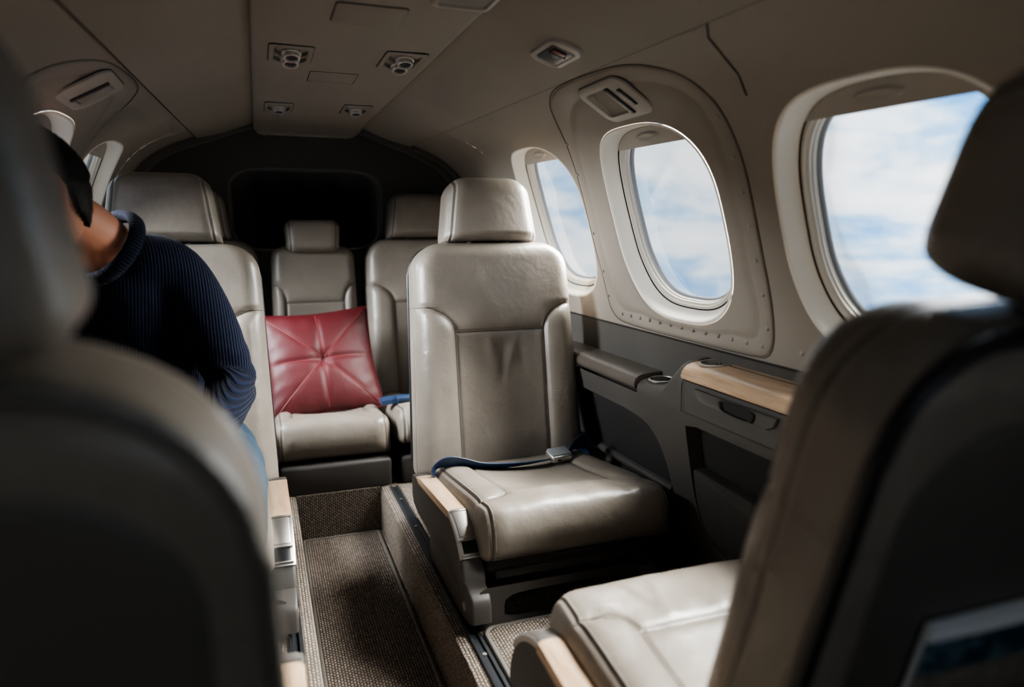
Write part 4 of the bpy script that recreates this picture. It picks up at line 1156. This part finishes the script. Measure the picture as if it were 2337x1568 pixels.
def remesh(name, parts, mat, parent, vox, smooth=4, org=Vector((0, 0, 0))):
    mb = MB()
    for V, F in parts: mb.add(V, F)
    o = mb.build('tmp_'+name, mat)
    rm = o.modifiers.new('r', 'REMESH'); rm.mode = 'VOXEL'; rm.voxel_size = vox; rm.use_smooth_shade = True
    sm = o.modifiers.new('s', 'SMOOTH'); sm.iterations = smooth; sm.factor = .5
    bpy.context.view_layer.update()
    ev = o.evaluated_get(bpy.context.evaluated_depsgraph_get()); m2 = bpy.data.meshes.new_from_object(ev)
    V = np.array([v.co[:] for v in m2.vertices]); F = [list(p.vertices) for p in m2.polygons]
    bpy.data.objects.remove(o); bpy.data.meshes.remove(m2)
    return V, F
def chain(pts, edges, base, seq):
    i = base
    for c, r in seq:
        pts.append((c, r, r)); edges.append((i, len(pts)-1)); i = len(pts)-1
    return i

HC = Vector((-.578, 1.43, .918))                                   # head centre
yw, pt = math.radians(52), math.radians(36)
hf = Vector((-math.sin(yw)*math.cos(pt), -math.cos(yw)*math.cos(pt), -math.sin(pt)))   # facing
hl = Vector((0, 0, 1)).cross(hf).normalized(); hu = hf.cross(hl).normalized()           # his left, up
HM = Matrix((hl, hf, hu)).transposed().to_4x4(); HM.translation = HC

def head_shape(nu=72, nv=54, grow=0.):
    V = []; 
    for j in range(nv+1):
        ph = -PI/2+PI*j/nv
        for i in range(nu):
            th = 2*PI*i/nu
            x, y, z = math.cos(ph)*math.sin(th), math.cos(ph)*math.cos(th), math.sin(ph)
            X, Y, Z = x*.074, y*.094, z*.116
            if z < 0:
                t = -z; X *= 1-.26*t*max(0, y+.2); Y = Y*(1-.10*t) if y > 0 else Y*(1-.42*t*t)
                if y > 0: Y += .012*t*y
            if y < 0 and z > -.3: Y *= 1.05
            if y > .2 and abs(z) < .8: Y -= .004*(y-.2)
            g = lambda cx, cz, sx, sz: math.exp(-((X-cx)/sx)**2-((Z-cz)/sz)**2)
            if y > 0:
                Y += .026*g(0, -.022, .011, .014)+.013*g(0, -.002, .009, .022)             # nose
                Y -= .010*(g(.031, .006, .015, .012)+g(-.031, .006, .015, .012))            # eye sockets
                Y += .006*g(0, .026, .045, .010)                                            # brow
                Y += .006*(g(0, -.056, .022, .006)+g(0, -.066, .018, .005))                 # lips
                Y += .008*g(0, -.098, .022, .014)                                           # chin
            r = Vector((X, Y, Z)); r = r+r.normalized()*grow
            V.append((r, (x, y, z)))
    F = []
    for j in range(nv):
        for i in range(nu):
            i2 = (i+1) % nu; F.append([j*nu+i, j*nu+i2, (j+1)*nu+i2, (j+1)*nu+i])
    return V, F
def ear(s):
    V = []; K = 20
    for q, lift in ((1.0, 0), (1.05, .012), (.92, .019), (.74, .017), (.5, .009), (.1, .007)):
        for k in range(K):
            a = 2*PI*k/K; rx = .016*(1+.25*math.sin(a)); V.append(HM @ Vector((s*(.070+lift), -.008+q*rx*math.cos(a)-.012*lift*40*.5, -.004+q*.032*math.sin(a))))
    F = [[r*K+k, r*K+(k+1) % K, (r+1)*K+(k+1) % K, (r+1)*K+k] for r in range(5) for k in range(K)]
    F.append(list(range(K))); F.append([5*K+k for k in range(K)]); return V, F
def hand(pts, edges, wrist_i, W, d, n, s):
    """five bent fingers; d along the hand, n = back of the hand, s = +1/-1 thumb side sign"""
    d = Vector(d).normalized(); n = Vector(n); n = (n-d*n.dot(d)).normalized(); w = d.cross(n)*s; W = Vector(W)
    pts.append((W+d*.035, .024, .016)); edges.append((wrist_i, len(pts)-1)); pm = len(pts)-1
    out = []
    for k, (off, L) in enumerate(((.030, .072), (.010, .080), (-.011, .075), (-.030, .060))):
        p = W+d*.085+w*off; c = d; q = []
        seq = [(W+d*.05+w*off*.8, .010)]
        cur = p; seq.append((cur, .0098))
        for j, (fr_, an) in enumerate(((.42, 22), (.33, 34), (.25, 26))):
            c = (c*math.cos(math.radians(an))-n*math.sin(math.radians(an))).normalized(); nn = n
            cur = cur+c*L*fr_; seq.append((cur, .0088-.0011*j))
        out.append(seq)
    th = [(W+d*.02+w*.022, .013), (W+d*.045+w*.045-n*.008, .0115), (W+d*.072+w*.056-n*.018, .010), (W+d*.094+w*.052-n*.026, .0085)]
    out.append(th); return out

def make_person():
    root = empty('person', (-.47, 1.72, .25), label='man in navy ribbed sweater and jeans seated at left, head bowed towards the window', cat='person')
    org = Vector(root.location)
    P = []; E = []
    def add(c, rx, ry=None, par=None):
        P.append((Vector(c), rx, ry or rx)); 
        if par is not None: E.append((par, len(P)-1))
        return len(P)-1
    pel = add((-.46, 1.83, .335), .125, .10); s1 = add((-.465, 1.80, .47), .115, .095, pel); ch = add((-.48, 1.735, .64), .135, .10, s1)
    ub = add((-.49, 1.665, .755), .09, .07, ch)
    nb = add((-.500, 1.60, .835), .058, .056, ub); nk = add((-.530, 1.545, .868), .054, .054, nb); hb = add((-.560, 1.475, .893), .056, .056, nk)
    shl = add((-.378, 1.665, .765), .052, .052, ub); ebl = add((-.270, 1.64, .505), .046, .046, shl); wrl = add((-.338, 1.385, .447), .029, .029, ebl)
    shr = add((-.612, 1.635, .76), .052, .052, ub); ebr = add((-.645, 1.56, .52), .046, .046, shr); wrr = add((-.515, 1.39, .438), .029, .029, ebr)
    legs = []
    for x, kx in ((-.355, -.288), (-.545, -.50)):
        hp = add((x, 1.79, .335), .088, .084, pel); kn = add((kx, 1.36, .352), .062, .062, hp); an = add((kx, 1.37, .09), .038, .038, kn); to = add((kx, 1.25, .04), .034, .028, an)
        legs.append((hp, kn, an, to))
    parts = skin_chains(P, E, pel)
    hv, hF = head_shape(); parts.append(([HM @ v for v, _ in hv], hF)); parts += [ear(1), ear(-1)]
    for wr, W, d, n, s in ((wrl, (-.338, 1.385, .447), (-.25, -1, -.12), (.25, -.1, 1), -1), (wrr, (-.515, 1.39, .438), (.45, -1, -.10), (-.1, -.1, 1), 1)):
        hp = [(Vector(W), .026, .020)]; he = []
        fs_ = hand(hp, he, 0, W, d, n, s)
        v, f = skin_obj('h', hp+[(hp[1][0]+(hp[1][0]-hp[0][0])*.9, .036, .014)], he+[(1, 2)], 0, 2)
        parts.append((v, f))
        for seq in fs_:
            v, f = skin_obj('f', [(c, r, r) for c, r in seq], [(i, i+1) for i in range(len(seq)-1)], 0, 2); parts.append((v, f))
    V, F = remesh('body', parts, M['skin'], root, .0052, 3)
    mesh_obj('body', V-np.array(org), F, M['skin'], root)
    # hair: shell over crown, back and nape
    hv, hF = head_shape(96, 72, .009)
    keep = []
    def hairy(v, u):
        x, y, z = u
        line = .62 if y > .35 else (.62-1.9*(.35-y) if y > -.05 else -.14-.75*min(1, (-.05-y)/.35))
        if abs(x) > .75 and y > -.2: line = max(line, .15)
        return z > max(line, -.80)
    ok = [hairy(v, u) for v, u in hv]
    idx = {}; VV = []; FF = []
    for f in hF:
        if sum(ok[i] for i in f) >= 3:
            q = []
            for i in f:
                if i not in idx: idx[i] = len(VV); v = hv[i][0]; e = .0 if ok[i] else -.010; VV.append((HM @ (v+v.normalized()*(e+random.uniform(-.0012, .0012))))-org)
                q.append(idx[i])
            FF.append(q)
    ho = mesh_obj('hair', VV, FF, M['hair'], root); so = ho.modifiers.new('thick', 'SOLIDIFY'); so.thickness = .012; so.offset = -1
    # eyes and lips
    for s in (1, -1):
        bm = bmesh.new(); bmesh.ops.create_uvsphere(bm, u_segments=16, v_segments=12, radius=.0115)
        mb = MB(); mb.add([(HM @ (v.co+Vector((s*.030, .0695, .005))))-org for v in bm.verts], [[v.index for v in f.verts] for f in bm.faces]); bm.free(); ey = mb.build('eye', M['eye'], root)
        mb = MB(); mb.tube([(HM @ Vector((s*.030, .0800, .003)))-org, (HM @ Vector((s*.030, .0814, .003)))-org], .0055, 14); mb.build('iris', M['hair'], ey)
        mb = MB(); mb.tube([(HM @ Vector((s*q, yy, zz)))-org for q, yy, zz in ((.012, .090, .024), (.022, .090, .029), (.034, .085, .030), (.046, .074, .026))], [.003, .0042, .004, .002], 8); mb.build('eyebrow', M['hair'], root)
    mb = MB()
    for zz, r_ in ((-.056, .0042), (-.064, .0048)): mb.tube([(HM @ Vector((x, .0955-.0075*(x/.02)**2-.004*(abs(zz) > .06), zz-.003*(x/.022)**2*(1 if zz > -.06 else -1)*-1)))-org for x in lsp(-.022, .022, 9)], [r_*(1-.75*abs(q)**2) for q in lsp(-1, 1, 9)], 8)
    mb.build('lips', M['lip'], root)
    # sweater
    P2 = []; E2 = []
    def add2(c, rx, ry, par=None):
        P2.append((Vector(c), rx, ry)); 
        if par is not None: E2.append((par, len(P2)-1))
        return len(P2)-1
    a0 = add2((-.46, 1.81, .33), .150, .125); a1 = add2((-.465, 1.79, .47), .145, .122, a0); a2 = add2((-.48, 1.735, .64), .160, .125, a1); a3 = add2((-.49, 1.66, .772), .128, .100, a2)
    a4 = add2((-.500, 1.612, .812), .092, .084, a3)
    l1 = add2((-.378, 1.665, .778), .074, .074, a3); lm = add2((-.315, 1.66, .64), .064, .064, l1); l2 = add2((-.276, 1.64, .510), .060, .060, lm); l3 = add2((-.298, 1.52, .475), .051, .051, l2); l4 = add2((-.328, 1.41, .452), .040, .040, l3)
    r1 = add2((-.610, 1.635, .770), .074, .074, a3); r2 = add2((-.640, 1.56, .52), .060, .060, r1); r4 = add2((-.522, 1.40, .44), .040, .040, r2)
    V, F = remesh('sweater', skin_chains(P2, E2, a0), M['knit'], root, .009, 6)
    # soft folds at elbow and waist
    VN = V.copy(); d = np.linalg.norm(V-np.array([-.276, 1.62, .51]), axis=1)
    fold = np.exp(-(d/.10)**2)*np.sin((V[:, 2]-.25*V[:, 1]+.5*V[:, 0])*150)*.0045
    me_n = V-np.array([-.276, 1.64, .5]); me_n /= np.linalg.norm(me_n, axis=1)[:, None]+1e-6
    VN += me_n*fold[:, None]
    # rib coordinate: across the torso, round the sleeves
    rib = V[:, 0].copy()+.35*V[:, 1]
    # distance to the sleeve axis decides where ribs turn with the forearm
    fa = (V[:, 1] < 1.60) & (V[:, 2] < .56)
    rib = np.where(fa, .9*V[:, 2]+.5*V[:, 0]-.2*V[:, 1], rib)
    mesh_obj('sweater', VN-np.array(org), F, M['knit'], root, attrs={'rib': ('FLOAT', rib)})
    # ribbed collar
    ax = Vector((-.062, -.060, .055)).normalized(); c0 = Vector((-.508, 1.588, .832)); u = ax.orthogonal().normalized(); w = ax.cross(u); rg = []; rb = []
    ring = [(.064, -.040), (.084, -.040), (.085, -.028), (.080, -.017), (.073, -.012), (.068, -.014), (.065, -.022)]
    for k in range(48):
        a = 2*PI*k/48; e = u*math.cos(a)+w*math.sin(a); rg.append([c0+e*r+ax*h-org for r, h in ring]); rb += [k/48*.50]*len(ring)
    mb = MB(); mb.rings(rg, closed_v=True, cap=False); mesh_obj('collar', mb.v, mb.f, M['knit'], root, attrs={'rib': ('FLOAT', rb)})
    # jeans
    P3 = []; E3 = []
    def add3(c, rx, ry, par=None):
        P3.append((Vector(c), rx, ry)); 
        if par is not None: E3.append((par, len(P3)-1))
        return len(P3)-1
    b0 = add3((-.46, 1.84, .345), .142, .112); b1 = add3((-.46, 1.83, .43), .135, .110, b0)
    for x, kx in ((-.345, -.285), (-.545, -.50)):
        h = add3((x, 1.77, .345), .100, .096, b0); m_ = add3(((x+kx)/2+.01, 1.57, .352), .092, .090, h); k = add3((kx, 1.355, .358), .080, .080, m_); c = add3((kx, 1.355, .22), .066, .066, k); add3((kx, 1.372, .085), .058, .058, c)
    V, F = remesh('jeans', skin_chains(P3, E3, b0), M['denim'], root, .010, 5)
    n_ = np.sin(V[:, 0]*70+V[:, 1]*55+V[:, 2]*40)*.0022+np.sin(V[:, 1]*120-V[:, 2]*90)*.0014
    V[:, 2] += n_; V[:, 0] += n_*.5
    V[:, 2] = np.maximum(V[:, 2], .02)
    mesh_obj('jeans', V-np.array(org), F, M['denim'], root)
    for kx in (-.287, -.50):
        rg = []
        for y, w_, h_ in ((1.315, .020, .03), (1.30, .034, .075), (1.25, .040, .085), (1.20, .041, .065), (1.14, .045, .05), (1.08, .043, .042), (1.045, .030, .032), (1.03, .012, .02)):
            rg.append([(kx+w_*math.cos(a)*(1 if math.sin(a) > -.3 else 1.05)-org.x, y+.11-org.y, .012+(h_*max(0, math.sin(a)) if math.sin(a) > 0 else .010*math.sin(a))-org.z) for a in [2*PI*k/24 for k in range(24)]])
        mb = MB(); mb.rings(rg); mb.build('shoe', M['shoe'], root)
    return root
make_person()
# ------------------------------------------------------------------ sky, lamps, camera
def world():
    w = bpy.data.worlds.new('sky'); SC.world = w; w.use_nodes = True; t = w.node_tree; t.nodes.clear()
    N = lambda ty, **k: t.nodes.new(ty)
    out = N('ShaderNodeOutputWorld'); bg = N('ShaderNodeBackground'); tc = N('ShaderNodeTexCoord')
    def noise(scale, detail, rough, mp, dist=0., loc=(0, 0, 0)):
        m = N('ShaderNodeMapping'); m.inputs['Scale'].default_value = mp; m.inputs['Location'].default_value = loc; t.links.new(tc.outputs['Generated'], m.inputs[0])
        n = N('ShaderNodeTexNoise'); n.inputs['Scale'].default_value = scale; n.inputs['Detail'].default_value = detail; n.inputs['Roughness'].default_value = rough; n.inputs['Distortion'].default_value = dist
        t.links.new(m.outputs[0], n.inputs['Vector']); return n.outputs[0]
    def mth(op, a, b):
        n = N('ShaderNodeMath'); n.operation = op
        for i, x in enumerate((a, b)):
            if isinstance(x, (int, float)): n.inputs[i].default_value = x
            else: t.links.new(x, n.inputs[i])
        return n.outputs[0]
    n1 = noise(3.4, 7, .6, (1.2, .8, 3.4), .35, (.3, .1, 0)); n2 = noise(10, 6, .62, (1, .7, 2.2), .3, (2, 5, 1))
    f = mth('ADD', mth('MULTIPLY', n1, .66), mth('MULTIPLY', n2, .34))
    r = N('ShaderNodeValToRGB'); e = r.color_ramp.elements
    e[0].position = .38; e[0].color = (.13, .35, .70, 1); e[1].position = .61; e[1].color = (1, 1, 1, 1)
    m_ = r.color_ramp.elements.new(.45); m_.color = (.36, .57, .82, 1)
    m2 = r.color_ramp.elements.new(.51); m2.color = (.76, .84, .93, 1)
    t.links.new(f, r.inputs[0]); t.links.new(r.outputs[0], bg.inputs[0])
    bg.inputs[1].default_value = SKY
    t.links.new(bg.outputs[0], out.inputs[0])
SKY = 2.4
world()
# daylight enters by the windows: mark them for the sampler
for nm, sd in (('right', 1), ('left', -1)):
    for cy in WINS[nm]:
        L = bpy.data.lights.new('window_portal', 'AREA'); L.shape = 'RECTANGLE'; L.size = .42; L.size_y = .47; L.cycles.is_portal = True
        o = bpy.data.objects.new('window_portal', L); COL.objects.link(o)
        m = on_wall(sd, cy, 27.5, RAD+.075); o.matrix_world = m @ Matrix.Rotation(PI, 4, 'X')
def sun(name, az, el, energy, angle, col):
    L = bpy.data.lights.new(name, 'SUN'); L.energy = energy; L.angle = math.radians(angle); L.color = col
    o = bpy.data.objects.new(name, L); COL.objects.link(o)
    d = Vector((math.sin(az)*math.cos(el), math.cos(az)*math.cos(el), math.sin(el)))
    o.rotation_euler = d.to_track_quat('Z', 'Y').to_euler()
R_ = math.radians
sun('fill_sun_right', R_(88), R_(38), 84, 66, (1, .97, .93))  # added fill: wide sun through the right windows to brighten the cabin
sun('fill_sun_left', R_(-88), R_(27), 62, 60, (.95, .97, 1))  # added fill: second wide sun from the left, brightens the seats
L = bpy.data.lights.new('front_opening_portal', 'AREA'); L.shape = 'RECTANGLE'; L.size = .54; L.size_y = .34; L.cycles.is_portal = True
o = bpy.data.objects.new('front_opening_portal', L); COL.objects.link(o); o.location = (0, Y0-.02, .93); o.rotation_euler = (math.radians(90), 0, 0)  # sampling portal for the added opening in the forward bulkhead
cam = bpy.data.cameras.new('camera'); co = bpy.data.objects.new('camera', cam); COL.objects.link(co)
F_, CX, CY, VP = 1600., 1168.5, 784., (585., 525.)
th = math.atan((CY-VP[1])/F_); al = math.asin((CX-VP[0])/math.sqrt((CX-VP[0])**2+(CY-VP[1])**2+F_*F_))
fw = Vector((math.sin(al)*math.cos(th), math.cos(al)*math.cos(th), -math.sin(th))); rt = Vector((math.cos(al), -math.sin(al), 0)); upv = rt.cross(fw)
mt = Matrix((rt, upv, -fw)).transposed().to_4x4(); mt.translation = (-.21, 0, .85); co.matrix_world = mt
cam.sensor_width = 36; cam.lens = 36*F_/2337; cam.clip_start = .01; cam.clip_end = 100
cam.dof.use_dof = True; cam.dof.focus_distance = 1.80; cam.dof.aperture_fstop = 1.8
SC.camera = co
SC.view_settings.view_transform = 'AgX'; SC.view_settings.look = 'AgX - Medium High Contrast'; SC.view_settings.exposure = 0.18
SC.cycles.max_bounces = 7; SC.cycles.diffuse_bounces = 5; SC.cycles.glossy_bounces = 3; SC.cycles.use_adaptive_sampling = True; SC.cycles.adaptive_threshold = .08; SC.cycles.adaptive_min_samples = 20; SC.cycles.transparent_max_bounces = 8
SC.cycles.use_denoising = True; SC.cycles.sample_clamp_indirect = 6
